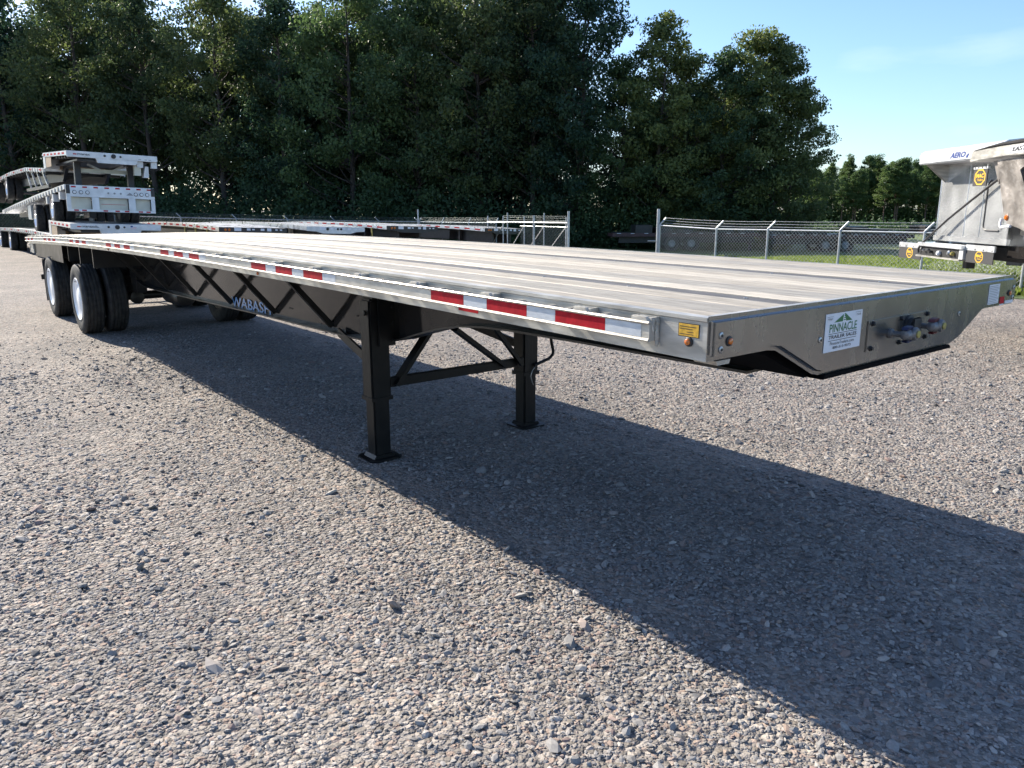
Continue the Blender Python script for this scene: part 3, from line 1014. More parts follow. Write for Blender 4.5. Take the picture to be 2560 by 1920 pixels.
TZ = .515
for ya in (11.5, 13.95):
    for side in (-1, 1):
        xo = .128 if side < 0 else WID - .128
        xi = .455 if side < 0 else WID - .455
        w = wheel(T, xo, ya, TZ, side)
        link('valve_stem', NUT, w, (-.128, .0, .262))
        wheel(T, xi, ya, TZ, side, False)
    MB().tube([(.30, ya, TZ), (2.29, ya, TZ)], .065, 14).build('axle', 'black_paint', T, smooth=True)
    for x in (.80, 1.79):
        MB().lathe([(.05, 0), (.10, .01), (.10, .10), (.07, .14), (.02, .15)], (x, ya - .12, TZ - .02), 'y', 16).build('brake_chamber', 'black_paint', T, smooth=True)
    for xw in (.74, 1.85):
        MB().lathe([(.09, 0), (.13, .03), (.13, .09), (.11, .12), (.13, .15), (.13, .21), (.09, .24)], (xw, ya + .25, .60), 'z', 18).build('air_spring', 'rubber', T, smooth=True)
        MB().beam((xw, ya - .55, .72), (xw, ya + .4, .52), .09, .10).build('trailing_arm', 'black_paint', T)
        MB().prism([(ya - .70, .62), (ya - .42, .62), (ya - .36, .95), (ya - .76, .95)], 'x', xw - .07, xw + .07).build('spring_hanger', 'black_paint', T)
for y in np.arange(10.6, 15.3, .95):
    MB().box(.10, .735, y - .02, y + .02, 1.02, deck(y) - .123).build('suspension_gusset', 'black_paint', T)
    MB().box(1.855, 2.49, y - .02, y + .02, 1.02, deck(y) - .123).build('suspension_gusset', 'black_paint', T)
MB().lathe([(.02, 0), (.12, .02), (.14, .06), (.14, .72), (.12, .76), (.02, .78)], (1.05, 9.7, .62), 'y', 18).build('air_tank', 'black_paint', T, smooth=True)
# rear end: skirt panels, tail plate, bumper, mudflaps
MB().prism([(12.7, .985), (15.62, .975), (15.62, deck(15.6) - .149), (12.7, deck(12.7) - .149)], 'x', .050, .060).build('rear_skirt', 'black_paint', T)
MB().prism([(12.7, .985), (15.62, .975), (15.62, deck(15.6) - .149), (12.7, deck(12.7) - .149)], 'x', 2.530, 2.540).build('rear_skirt', 'black_paint', T)
MB().box(.012, 2.578, 15.985, 16.03, 1.02, deck(16) + .002).build('tail_plate', 'rail_alu', T, bevel=.004)
MB().box(.020, .045, 15.64, 15.984, 1.02, deck(15.8) - .150).build('tail_corner_plate', 'rail_alu', T)
MB().box(.12, 2.47, 15.86, 15.96, .50, .60).build('bumper_bar', 'black_paint', T, bevel=.006)
for x in (.74, 1.79):
    MB().box(x, x + .06, 15.87, 15.95, .601, 1.03).build('bumper_post', 'black_paint', T)
for x in (.02, 1.96):
    MB().box(x, x + .60, 14.75, 14.765, .20, .95).build('mudflap', 'flap', T)

# ================================================================== trailers behind
def rect_deck(x0, x1, ys, zf, th=.12):
    return MB().sweep([(x0, -th), (x0, 0), (x1, 0), (x1, -th)], ys, zf)


def rail_tape(parent, x, y0, y1, zf, pitch=.46, red=.28, dz=-.07, h=.055, white=True):
    y = y0
    while y < y1:
        for w, m in ((red, 'tape_red'), (pitch - red, 'tape_white')):
            if m == 'tape_red' or white:
                MB().sweep([(x - .003, dz), (x - .003, dz - h), (x, dz - h), (x, dz)], [y, y + w - .002], zf).build('reflective_tape', m, parent)
            y += w


def bg_flatbed(label, x, y, zd, L, hm, side_tape, straps=0, roll=.036, spread=1.25, legc='dark_frame'):
    """a flatbed parked nose towards us; parts: platform, rails, header, beams, legs, wheels"""
    t = thing('flatbed_trailer', label, 'trailer', (x, y, 0), (0, roll, 0), 'flatbeds parked in a row by the back fence')
    zf = lambda q: zd + .16 * (1 - ((q - L * .5) / (L * .5)) ** 2) - .10 * q / L
    ys = list(np.linspace(.03, L, 18))
    rect_deck(.05, 2.54, ys, zf).build('deck_platform', 'bright_alu', t)
    for xs in (-.0, 2.545):
        MB().sweep([(xs, -.16), (xs, .004), (xs + .045, .004), (xs + .045, -.16)], ys, zf).build('side_rail', 'bright_alu', t)
    if side_tape:
        rail_tape(t, 0, .4, L - .5, zf, .92, .46, -.05, .07)
    hp = [(0, zf(0) - .17), (0, zf(0) + .01), (2.59, zf(0) + .01), (2.59, zf(0) - .17), (2.2, zf(0) - .19), (1.9, zf(0) - .27), (.7, zf(0) - .27), (.4, zf(0) - .19)]
    MB().prism(hp, 'y', -.03, .028).build('header_plate', hm, t, bevel=.01)
    for xc, r, m in ((.22, .05, 'amber'), (.36, .05, 'amber')) if hm == 'dark_frame' else ((.9, .06, 'black_plastic'), (1.35, .045, 'black_plastic'), (1.5, .045, 'black_plastic')):
        MB().lathe([(r, 0), (r, -.02), (r * .5, -.04)], (xc, -.031, zf(0) - .08), 'y', 12).build('header_light' if hm == 'dark_frame' else 'air_coupling', m, t, smooth=True)
    for xc, w, hh in ((.55, .26, .12), (1.02, .14, .08), (1.22, .10, .05), (1.55, .14, .08), (1.80, .16, .11), (2.12, .09, .05), (2.3, .09, .05)):
        quad('header_sticker', 'decal_white', t, (xc, -.034, zf(0) - .06 - hh / 2), (w, 0, 0), (0, 0, hh))
    for xb in (.74, 1.85):
        pts = [(.3, zf(0) - .26), (2.2, zf(0) - .27), (3.4, .72), (L - 5, .70), (L - 3.5, .85), (L - .3, .9)]
        pts = [(a, b + zd - 1.3) for a, b in pts]
        MB().prism(pts + [(L - .3, zf(L - .3) - .13), (L * .5, zf(L * .5) - .13), (.3, zf(.3) - .13)], 'x', xb - .05, xb + .05).build('main_beam', legc, t)
    MB().box(.30, 2.29, 3.6, L - 4.6, zd - .62, zd - .16).build('underframe_shade', legc, t)  # dark boxes stand for frame members and the trailer's own shadow
    MB().box(.30, 2.29, L - 4.6, L - .3, zd - .48, zd - .16).build('underframe_shade', legc, t)
    g = zd - 1.45
    for xl in (.58, 2.01):
        MB().box(xl - .08, xl + .08, 2.9, 3.06, g, zf(3) - .15).build('landing_leg', legc if hm == 'dark_frame' else 'cream_panel', t)
        MB().beam((xl, 2.98, g + .6), (1.3, 2.98, zf(3) - .3), .05, .05).build('leg_brace', legc if hm == 'dark_frame' else 'cream_panel', t)
    for ya in (L - 3.1 - spread, L - 3.1 + spread):
        for s, xo in ((-1, .13), (1, 2.46)):
            wheel(t, xo, ya, g + .52, s, True, RIMA)
            wheel(t, xo - s * .33, ya, g + .52, s, False)
        MB().tube([(.3, ya, g + .52), (2.3, ya, g + .52)], .06, 10).build('axle', legc, t)
    for i in range(straps):
        yy_ = 1.3 + i * 1.4
        MB().box(-.05, -.005, yy_ - .05, yy_ + .05, zf(yy_) - .36, zf(yy_) - .14).build('strap_winch', 'brass', t, bevel=.01)
        MB().beam((-.03, yy_, zf(yy_) - .16), (-.05, yy_ - .1, zf(yy_) - .52), .03, .05).build('strap_end', 'brass', t)
    return t


tA = bg_flatbed('black framed flatbed with red and white striped side rail, nearest the stacked trailers', 7.40, 27.75, 1.17, 15.0, 'dark_frame', True, 3)
text('lettering', 'FONTAINE', 'decal_grey', tA, (-.02, 5.6, .66), (0, -2.0, 0), (0, 0, .22), .01)
MB().box(-.012, .20, .6, 8.2, .60, 1.00).build('frame_skirt', 'dark_frame', tA)
bg_flatbed('flatbed with bright aluminium header and pale landing legs in the parked row', 11.09, 28.4, 1.13, 15.5, 'white_alu', False)
bg_flatbed('black fronted flatbed with white stickers right of the aluminium one', 14.70, 28.3, 1.10, 14.0, 'dark_frame', True, 1)
bg_flatbed('rightmost black flatbed parked in front of the sliding gate', 21.2, 30.0, .86, 14.0, 'dark_frame', True)

# stacked trailers: two step decks and one flatbed upside the middle -------------------------------
SR = .036


def step_deck(label, x, y, pts_up, pts_low, side_m, hz, wheels, legs, emblem):
    """pts_*: (y, z) along upper and lower deck"""
    t = thing('step_deck_trailer', label, 'trailer', (x, y, 0), (0, SR, 0), 'trailers stacked at the left')
    zu = lambda q: float(np.interp(q, [a for a, b in pts_up], [b for a, b in pts_up]))
    zl = lambda q: float(np.interp(q, [a for a, b in pts_low], [b for a, b in pts_low]))
    yu = list(np.linspace(pts_up[0][0] + .03, pts_up[-1][0], 5))
    yl = list(np.linspace(pts_low[0][0], pts_low[-1][0], 14))
    rect_deck(.05, 2.54, yu, zu, .10).build('upper_deck', 'bright_alu', t)
    rect_deck(.05, 2.54, yl, zl, .10).build('lower_deck', 'bright_alu', t)
    for xs in (0, 2.545):
        MB().sweep([(xs, -.13), (xs, .006), (xs + .045, .006), (xs + .045, -.13)], yu, zu).build('side_rail', 'white_alu', t)
        MB().sweep([(xs, -.13), (xs, .006), (xs + .045, .006), (xs + .045, -.13)], yl, zl).build('side_rail', 'white_alu', t)
        for q in np.arange(yl[0] + .2, yl[-1] - .2, .61):
            MB().box(xs - .02 if xs == 0 else xs + .046, xs - .002 if xs == 0 else xs + .06, q - .06, q + .06, zl(q) - .16, zl(q) - .01).build('stake_pocket', 'rub_alu', t)
    rail_tape(t, 0, yu[0] + .3, yu[-1] - .3, zu, .7, .4, -.035, .06)
    rail_tape(t, -.021, yl[0] + .5, yl[-1] - .5, zl, 2.4, .5, -.035, .05, False)
    z0 = zu(0)
    MB().box(0, 2.59, -.03, .028, z0 - .17, z0 + .012).build('header_plate', 'white_alu', t, bevel=.012)
    MB().prism([(.85, z0 - .30), (1.95, z0 - .30), (2.0, z0 - .172), (.8, z0 - .172)], 'y', -.02, .12).build('coupler_plate', 'white_alu', t)
    MB().box(.3, 2.29, .13, yu[-1] - .5, z0 - .26, z0 - .205).build('shade_plate', 'dark_frame', t)  # dark sheet added to paint shade below the upper deck
    for xc, r in ((1.05, .035), (1.30, .07), (1.50, .03)):
        MB().lathe([(r, 0), (r, -.02), (r * .5, -.03)], (xc, -.031, z0 - .08), 'y', 12).build('air_coupling', 'black_plastic', t, smooth=True)
    tg = (.18, -.0315, z0 - .105)
    text('lettering', 'manac', 'decal_black', t, (.30, -.032, z0 - .105), (.34, 0, 0), (0, 0, .05), .02)
    quad('brand_bars', 'decal_red', t, (.18, -.032, z0 - .10), (.10, 0, 0), (0, 0, .035))
    if emblem == 'flag':
        f = quad('flag_sticker', 'decal_white', t, (1.68, -.032, z0 - .13), (.17, 0, 0), (0, 0, .10))
        quad('flag_stripes', 'decal_red', f, (1.75, -.034, z0 - .08), (.10, 0, 0), (0, 0, .012), .001)
        quad('flag_stripes', 'decal_red', f, (1.68, -.034, z0 - .125), (.17, 0, 0), (0, 0, .012), .001)
        quad('flag_canton', 'decal_navy', f, (1.68, -.034, z0 - .08), (.065, 0, 0), (0, 0, .05), .001)
        MB().prism([(.55, z0 - .11), (.80, z0 - .11), (.70, z0 - .04)], 'y', -.034, -.0315).build('mountain_emblem', 'decal_grey', t)
    else:
        for xc in (2.02, 2.2, 2.32):
            quad('header_sticker', 'decal_grey', t, (xc, -.032, z0 - .13), (.08, 0, 0), (0, 0, .02))
    for q in np.arange(.4, pts_up[-1][0] - .3, .5):
        MB().box(.1, 2.49, q - .04, q + .04, zu(q) - .20, zu(q) - .102).build('cross_member', 'dark_frame', t)
    for q in np.arange(pts_low[0][0] + .4, pts_low[-1][0] - .3, .9):
        MB().box(.1, 2.49, q - .04, q + .04, zl(q) - .20, zl(q) - .102).build('cross_member', 'dark_frame', t)
    # step wall and gooseneck
    yw = pts_up[-1][0]
    zb = zl(pts_low[0][0])
    MB().box(.0, .42, yw - .42, yw, zb - .02, zu(yw) - .102).build('step_wall', 'white_alu', t)
    MB().box(2.17, 2.59, yw - .42, yw, zb - .02, zu(yw) - .102).build('step_wall', 'white_alu', t)
    MB().box(.42, 2.17, yw - .06, yw, zb - .02, zu(yw) - .102).build('step_bulkhead', 'wood', t)
    MB().box(.01, .03, yw - 1.5, yw - .43, zb + .0, zu(yw) - .132).build('side_panel', 'wood', t)
    for xb in (.62, 1.97):
        MB().prism([(.2, z0 - .26), (yw - .6, z0 - .34), (yw + .2, zb - .42), (yl[-1] - 4, zl(yl[-1]) - .40), (yl[-1], zl(yl[-1]) - .3), (yl[-1], zl(yl[-1]) - .1), (yw + .1, zb - .1), (yw - .1, z0 - .11), (.2, z0 - .11)], 'x', xb - .05, xb + .05).build('main_beam', side_m, t)
    for q in np.arange(yw + 1.0, yw + 6, 1.35):
        MB().beam((.10, q, zl(q) - .12), (.10, q - 1.0, zb - .62), .06, .06).build('outrigger_brace', 'bright_alu', t)
    MB().beam((.10, yw - .2, zb - .60), (.10, yw + 5.2, zb - .64), .07, .10).build('lower_rail', side_m, t)
    if legs:
        for xl in (.45, 2.0):
            MB().box(xl - .09, xl + .09, 1.0, 1.18, hz, z0 - .2).build('landing_leg', 'dark_frame', t)
        MB().box(.55, 1.92, 1.05, 1.12, (hz + z0) / 2 - .08, (hz + z0) / 2 + .04).build('cross_brace', 'cream_panel', t)
        for a, b in ((.75, 1.15), (1.8, 1.45)):
            MB().beam((a, 1.08, z0 - .3), (b, 1.08, (hz + z0) / 2), .05, .06).build('diagonal_brace', 'galv', t)
        MB().box(1.92, 2.12, .15, .32, hz + .35, z0 - .22).build('hose_bracket', 'cream_panel', t)
        MB().prism([(2.2, hz + .30), (2.36, hz + .30), (2.36, z0 - .31), (2.26, z0 - .31)], 'y', .2, .45).build('tool_carrier', 'white_alu', t)
        for xc in (2.0, 2.42):
            MB().box(xc, xc + .18, .1, .25, z0 - .36, z0 - .175).build('lamp_bracket', 'white_alu', t)
    for yw_, zc in wheels:
        for s, xo in ((-1, .13), (1, 2.46)):
            wheel(t, xo, yw_, zc, s, True, RIMA, True)
            wheel(t, xo - s * .33, yw_, zc, s, False)
        MB().tube([(.3, yw_, zc), (2.3, yw_, zc)], .06, 10).build('axle', 'dark_frame', t)
    return t


step_deck('bottom step deck of the stack, white header low behind the main trailer deck', 2.22, 25.5, [(0, 1.40), (4.0, 1.46)],
          [(4.02, .98), (8, 1.04), (14, 1.02), (21.0, .92)], 'dark_frame', .1, [(15.4, .40), (19.2, .36)], False, 'flag')
step_deck('top step deck of the stack, white header riding highest against the dark trees', 2.34, 25.9, [(0, 3.56), (4.4, 3.72)],
          [(4.42, 3.22), (9, 3.42), (14, 3.42), (19.2, 3.28)], 'dark_frame', 2.60, [(15.5, 2.76), (19.3, 2.66)], True, '')

tm = thing('flatbed_trailer', 'middle trailer of the stack, tail frame with red striped bars facing us', 'trailer', (2.34, 26.1, 2.57), (math.atan(-.047), SR, 0), 'trailers stacked at the left')
rect_deck(.05, 2.54, [.02, 6, 12, 17], lambda q: -.0 + .05 * math.sin(q / 17 * 3.14), .10).build('deck_platform', 'bright_alu', tm)
for xs in (0, 2.545):
    MB().sweep([(xs, -.14), (xs, .006), (xs + .045, .006), (xs + .045, -.14)], [.04, 6, 12, 17], lambda q: .05 * math.sin(q / 17 * 3.14)).build('side_rail', 'white_alu', tm)
for q in np.arange(.5, 16, .61):
    MB().box(-.03, -.002, q - .07, q + .07, -.16, -.01).build('stake_pocket', 'rub_alu', tm)
for q in (.9, 2.2, 3.5):
    MB().box(-.02, .16, q - .12, q + .12, -.40, -.165).build('lamp_bracket', 'white_alu', tm)
# tail frame: bars and posts around three openings
tf = link('tail_frame', None, tm)
MB().box(.02, 2.57, -.06, .0, -.36, -.005).build('top_bar', 'white_alu', tf, bevel=.008)
MB().box(.02, 2.57, -.06, .0, -.80, -.73).build('bottom_bar', 'white_alu', tf, bevel=.008)
for a, b in ((.02, .14), (.72, .92), (1.78, 1.98), (2.45, 2.57)):
    MB().box(a, b, -.055, -.005, -.728, -.362).build('post', 'white_alu', tf)
for a, b in ((.145, .715), (.925, 1.775), (1.985, 2.445)):
    MB().box(a, b, .08, .10, -.728, -.362).build('inner_panel', 'cream_panel', tf)
quad('panel_stripe', 'decal_red', tf, (1.0, .078, -.56), (.7, 0, 0), (0, 0, .012))
for i in range(8):
    quad('reflective_tape', 'tape_red', tf, (.17 + i * .31, -.0625, -.085), (.13, 0, 0), (0, 0, .045))
    if i in (0, 2, 4, 5, 7):
        pass
for xc in (.2, .42, 1.02, 1.36, 1.64, 2.05, 2.28):
    quad('reflective_tape', 'tape_red', tf, (xc, -.0625, -.785), (.13, 0, 0), (0, 0, .04))
for xc in (.25, .43, .61, 2.0, 2.17, 2.34):
    MB().lathe([(.06, 0), (.06, -.012), (.046, -.014)], (xc, -.061, -.22), 'y', 16).build('tail_lamp_ring', 'black_plastic', tf, smooth=True)
    MB().lathe([(.045, -.012), (.045, -.02), (.02, -.022)], (xc, -.061, -.22), 'y', 14).build('tail_lamp', 'white_alu', tf, smooth=True)
for xc in (1.2, 1.38, 1.56):
    MB().lathe([(.03, 0), (.03, -.012), (.01, -.015)], (xc, -.061, -.215), 'y', 10).build('marker_lamp', 'decal_grey', tf, smooth=True)
MB().prism([(1.72, -.26), (1.93, -.26), (1.825, -.17)], 'y', -.063, -.0605).build('mountain_emblem', 'decal_grey', tf)
for a in (.02, 2.46):
    MB().box(a, a + .11, -.075, -.061, -.27, -.01).build('corner_bumper', 'black_plastic', tf)
for yw_, zc in ((2.6, -.60), (6.6, -.78)):
    for s, xo in ((-1, .13), (1, 2.46)):
        wheel(tm, xo, yw_, zc, s, True, RIMA, True)
        wheel(tm, xo - s * .33, yw_, zc, s, False)
    MB().tube([(.3, yw_, zc), (2.3, yw_, zc)], .06, 10).build('axle', 'dark_frame', tm)
    for xb in (.74, 1.85):
        MB().box(xb - .12, xb + .12, yw_ - .5, yw_ + .6, zc + .07, -.28).build('suspension', 'dark_frame', tm)
        MB().lathe([(.05, 0), (.10, .02), (.10, .14), (.05, .16)], (xb, yw_ - .3, zc + .02), 'y', 12).build('brake_chamber', 'galv', tm, smooth=True)
for xb in (.74, 1.85):
    MB().prism([(.1, -.30), (.1, -.10), (17, -.10), (17, -.3), (10, -.55), (8, -.42)], 'x', xb - .05, xb + .05).build('main_beam', 'dark_frame', tm)
MB().box(.06, .60, 8.0, 8.9, -.72, -.20).build('tool_box', 'galv', tm, bevel=.01)

# ================================================================== tipper trailers at the right edge
PX, PYY = 10.809, 4.474
PR = math.atan2(-.775, -.632)


def flap(parent, u0, u1, z0, z1, zs, y, m='bright_alu'):
    f = MB().box(u0, u1, y, y + .012, z0, z1).build('mudflap', 'flap', parent)
    MB().box(u0 - .005, u1 + .01, y - .006, y + .02, z1 + .001, zs).build('flap_strip', m, f)
    for i in range(4):
        MB().lathe([(.009, 0), (.009, -.004)], (u0 + .03 + i * (u1 - u0 - .06) / 3, y - .0062, z1 + .018), 'y', 8).build('rivet', 'black_plastic', f)
    cx, cz, r = (u0 + u1) / 2, (z0 + z1) / 2 + .005, (z1 - z0) * .50
    o1 = MB()
    k = [(math.cos(math.pi / 8 + math.pi / 4 * i), math.sin(math.pi / 8 + math.pi / 4 * i)) for i in range(8)]
    for i in range(8):
        (a, b), (c, d) = k[i], k[(i + 1) % 8]
        o1.add([(cx + a * r * 1.22, y - .0015, cz + b * r), (cx + c * r * 1.22, y - .0015, cz + d * r), (cx + c * r * 1.04, y - .0015, cz + d * r * .85), (cx + a * r * 1.04, y - .0015, cz + b * r * .85)], [(0, 1, 2, 3)])
    o1.build('octagon_emblem', 'mac_yellow', f)
    text('lettering', 'MAC', 'mac_yellow', f, (cx - r * .80, y - .0018, cz - r * .08), (r * 1.6, 0, 0), (0, 0, r * .50), .03)
    text('lettering', 'Trailers', 'mac_yellow', f, (cx - r * .62, y - .0018, cz - r * .46), (r * 1.25, 0, 0), (0, 0, r * .27), .01, .1)
    return f


ta = thing('tipper_trailer', 'bright aluminium tipper trailer with white AERO cap by the fence', 'trailer', (PX, PYY, 0), (0, 0, PR))
MB().box(1.02, 2.72, .0, .02, 1.43, 2.62).build('front_panel', 'mirror_alu', ta)
MB().prism([(1.017, .001), (1.0, .02), (.80, .30), (.83, .32)], 'z', 1.32, 2.62).build('corner_panel', 'white_alu', ta)
MB().tube([(1.015, -.004, 1.35), (1.015, -.004, 2.40)], .007, 6).build('weld_seam', 'bright_alu', ta)
for u in (1.74, 2.12):
    MB().tube([(u, -.003, 1.44), (u, -.003, 2.40)], .005, 6).build('weld_seam', 'bright_alu', ta)
MB().box(.84, 2.70, .33, 7.0, 1.32, 2.56).build('body', 'bright_alu', ta)
MB().box(1.0, 2.80, -.03, .018, 1.352, 1.428).build('bottom_rail', 'mirror_alu', ta, bevel=.004)
cp = MB().prism([(-.36, 2.435), (-.36, 2.575), (-.30, 2.625), (.40, 2.70), (.40, 2.63), (.02, 2.435)], 'x', 1.00, 3.0).build('cap', 'white_alu', ta, bevel=.012)
text('lettering', 'AERO', 'decal_navy', ta, (1.84, -.3625, 2.474), (.36, 0, 0), (0, 0, .072), .035, .08)
MB().prism([(2.225, 2.465), (2.27, 2.465), (2.30, 2.52), (2.25, 2.5)], 'y', -.3635, -.361).build('cap_emblem', 'decal_navy', ta)
for u in (1.10, 1.16):
    MB().prism([(-.30, 2.43), (0.0, 2.43), (.0, 2.18)], 'x', u, u + .012).build('gusset', 'rail_alu', ta)
# rounded panel with rubber edge
rp = []
for cx, cz, a0 in ((2.56, 1.60, -90), (2.56, 2.10, 0), (2.28, 2.10, 90), (2.28, 1.60, 180)):
    for k in range(5):
        a = R_(a0 + 22.5 * k)
        rp.append((cx + .07 * math.cos(a), cz + .07 * math.sin(a)))
MB().prism(rp, 'y', -.006, -.001).build('access_panel', 'mirror_alu', ta)
MB().tube([(a, -.006, b) for a, b in rp[10:]] + [(rp[0][0], -.006, rp[0][1])], .013, 6).build('rubber_edge', 'black_plastic', ta)
# connection box below the panel
bx = MB().box(.86, 1.92, -.12, .30, 1.128, 1.262).build('connection_box', 'black_plastic', ta)
MB().box(.82, 2.03, -.16, .30, 1.264, 1.318).build('box_shelf', 'bright_alu', ta, bevel=.004)
MB().box(.78, 1.98, -.15, .30, 1.105, 1.1265).build('box_floor', 'rail_alu', ta)
MB().box(1.93, 2.03, -.13, .30, 1.128, 1.262).build('box_cheek', 'bright_alu', ta)
for u, r, m in ((1.0, .018, 'steel'), (1.2, .02, 'black_plastic'), (1.42, .034, 'decal_white'), (1.70, .036, 'steel'), (1.79, .026, 'brass'), (1.1, .012, 'steel'), (1.12, .012, 'steel')):
    MB().lathe([(r, 0), (r * 1.1, -.03), (r * .6, -.05)], (u, -.121, 1.20 + rng.uniform(-.02, .02)), 'y', 12).build('air_coupling', m, ta, smooth=True)
MB().tube([(.84, -.14, 1.16), (.845, -.15, 1.22), (.90, -.14, 1.29), (1.05, -.12, 1.40), (1.5, -.10, 1.67), (2.0, -.08, 1.93), (2.5, -.06, 2.18)], .016, 8).build('air_hose', 'black_plastic', ta, smooth=True)
flap(ta, .035, .735, 1.042, 1.212, 1.288, -.05)
flap(ta, 2.045, 2.68, 1.100, 1.258, 1.334, -.10)
MB().box(.30, 2.9, .30, 6.8, 1.12, 1.30).build('chassis_rail', 'black_paint', ta)
MB().box(1.86, 1.95, -.02, .10, 1.0, 1.104).build('tow_hook', 'black_plastic', ta)
MB().lathe([(.10, 0), (.10, .02), (.0, .02)], (1.2, -.001, 1.53), 'y', 3).build('mountain_emblem', 'decal_grey', ta)
MB().box(2.72, 3.5, .05, .30, 1.20, 1.345).build('side_sill', 'black_gloss', ta)
for u in (.9, 2.2):
    MB().box(u, u + .14, 4.3, 4.45, -.06, 1.12).build('landing_leg', 'black_paint', ta)

te = thing('tipper_trailer', 'grey swirled tipper trailer nose with EAST sign, cut off by the right frame edge', 'trailer', (PX, PYY, 0), (0, 0, PR))
YE = -.6
MB().prism([(2.76, 2.375), (2.80, 2.505), (3.40, 2.525), (5.4, 2.545), (5.4, 2.40), (3.385, 2.405)], 'y', YE, YE + .30).build('cap', 'rail_alu', te, bevel=.006)
MB().prism([(2.80, 2.507), (3.39, 2.565), (5.4, 2.595), (5.4, 2.547), (3.40, 2.527)], 'y', YE - .01, YE + .9).build('rolled_tarp', 'dark_frame', te, bevel=.01)
MB().prism([(3.24, 2.37), (3.52, 1.72), (3.60, 1.64), (3.80, 1.60), (4.10, 1.52), (4.10, 1.84), (3.97, 1.86), (3.70, 2.24), (3.74, 2.27), (4.5, 2.28), (4.5, 2.402)], 'y', YE + .06, YE + .09).build('front_panel', 'swirl_alu', te)
MB().box(3.4, 5.3, YE + .35, YE + .37, 1.5, 2.39).build('inner_wall', 'black_plastic', te)
MB().prism([(3.10, 2.372), (3.26, 2.372), (3.26, 2.10)], 'y', YE + .10, YE + .12).build('gusset', 'swirl_alu', te)
MB().box(3.4, 5.3, YE + .40, YE + 7, 1.45, 2.4).build('body', 'bright_alu', te)
sg = MB().prism([(3.555, 2.425), (5.0, 2.425), (5.0, 2.525), (3.585, 2.515)], 'y', YE - .004, YE - .0005).build('sign_plate', 'decal_white', te)
for a, b, c, d in ((3.572, 2.433, 4.4, 2.4365), (3.60, 2.508, 4.4, 2.5115)):
    MB().box(a, c, YE - .006, YE - .0045, b, d).build('sign_border', 'decal_black', sg)
MB().prism([(3.568, 2.433), (3.576, 2.433), (3.606, 2.5115), (3.598, 2.5115)], 'y', YE - .006, YE - .0045).build('sign_border', 'decal_black', sg)
text('lettering', 'EAST', 'decal_black', te, (3.615, YE - .0062, 2.446), (.235, 0, .003), (0, 0, .052), .03, .06)
g = MB().lathe([(.034, 0), (.034, -.008), (.02, -.02)], (3.575, YE + .059, 1.712), 'y', 14).build('marker_light', 'amber', te, smooth=True)
MB().tube([(3.50, YE + .05, 1.70), (3.49, YE + .04, 1.64), (3.52, YE + .04, 1.60), (3.60, YE + .05, 1.61), (3.68, YE + .05, 1.615)], .018, 8).build('taped_cable', 'decal_white', te, smooth=True)
flap(te, 2.80, 3.09, 2.085, 2.285, 2.312, YE + .05, 'white_alu')
for u in (3.8, 5.0):
    MB().box(u, u + .14, 4.3, 4.45, -.06, 1.46).build('landing_leg', 'black_paint', te)

# ================================================================== fences and gate
def chain_mesh(parent, p, q, z0p, z1p, z0q, z1q, step, r, wm='wire'):
    """diamond wire fabric between two posts as real thin wires, joined: too many to pick apart"""
    p, q = Vector((p[0], p[1], 0)), Vector((q[0], q[1], 0))
    Lh = (q - p).length
    b = MB()
    h = ((z1p - z0p) + (z1q - z0q)) / 2
    n = int((Lh + h) / step)

    def P(s, t):
        a = s / Lh
        lo, hi = z0p + (z0q - z0p) * a, z1p + (z1q - z1p) * a
        w = p.lerp(q, a)
        return (w.x, w.y, lo + (hi - lo) * t)
    for k in range(n):
        s = k * step
        for sg in (1, -1):
            s0 = s - h if sg > 0 else s
            s1 = s if sg > 0 else s - h
            t0, t1 = 0.0, 1.0
            lo_, hi_ = min(s0, s1), max(s0, s1)
            # clip to the panel
            def cl(sv):
                return (sv - s0) / (s1 - s0)
            for lim in (0.0, Lh):
                if (s0 - lim) * (s1 - lim) < 0:
                    tt = cl(lim)
                    inside0 = 0 <= s0 <= Lh
                    if inside0:
                        t1 = min(t1, tt)
                    elif 0 <= s1 <= Lh:
                        t0 = max(t0, tt)
                    else:
                        if lim == (0.0 if s0 < 0 else Lh):
                            t0 = max(t0, tt)
                        else:
                            t1 = min(t1, tt)
            if hi_ <= 0 or lo_ >= Lh or t1 - t0 < .02:
                continue
            b.tube([P(s0 + (s1 - s0) * t0, t0), P(s0 + (s1 - s0) * t1, t1)], r, 3, False)
    o = b.build('chain_link_wires', wm, parent)
    o['kind'] = 'stuff'


def fence(name, label, posts, arm, step, r, mesh=True, wires=3, pm='galv', wm='wire', wr=.005):
    """posts: (x, y, top rail z); arm: horizontal lean of the barbed wire arms"""
    t = thing(name, label, 'fence', (0, 0, 0))
    for i, (x, y, zt) in enumerate(posts):
        z0 = float(ground_z(x, y))
        MB().tube([(x, y, z0 - .1), (x, y, zt + .03), (x + arm[0], y + arm[1], zt + .24)], .032, 8).build('post', pm, t, smooth=True)
        if i:
            px, py, pz = posts[i - 1]
            MB().tube([(px, py, pz), (x, y, zt)], .022, 8).build('top_rail', pm, t, smooth=True)
            for k in range(wires):
                f = .25 + .36 * k
                MB().tube([(px + arm[0] * f, py + arm[1] * f, pz + .03 + .21 * f), ((px + x) / 2 + arm[0] * f, (py + y) / 2 + arm[1] * f, (pz + zt) / 2 + .02 + .21 * f), (x + arm[0] * f, y + arm[1] * f, zt + .03 + .21 * f)], wr, 4).build('barbed_wire', wm, t)
            if mesh:
                chain_mesh(t, (px, py), (x, y), float(ground_z(px, py)) + .03, pz, z0 + .03, zt, step, r, wm)
    return t


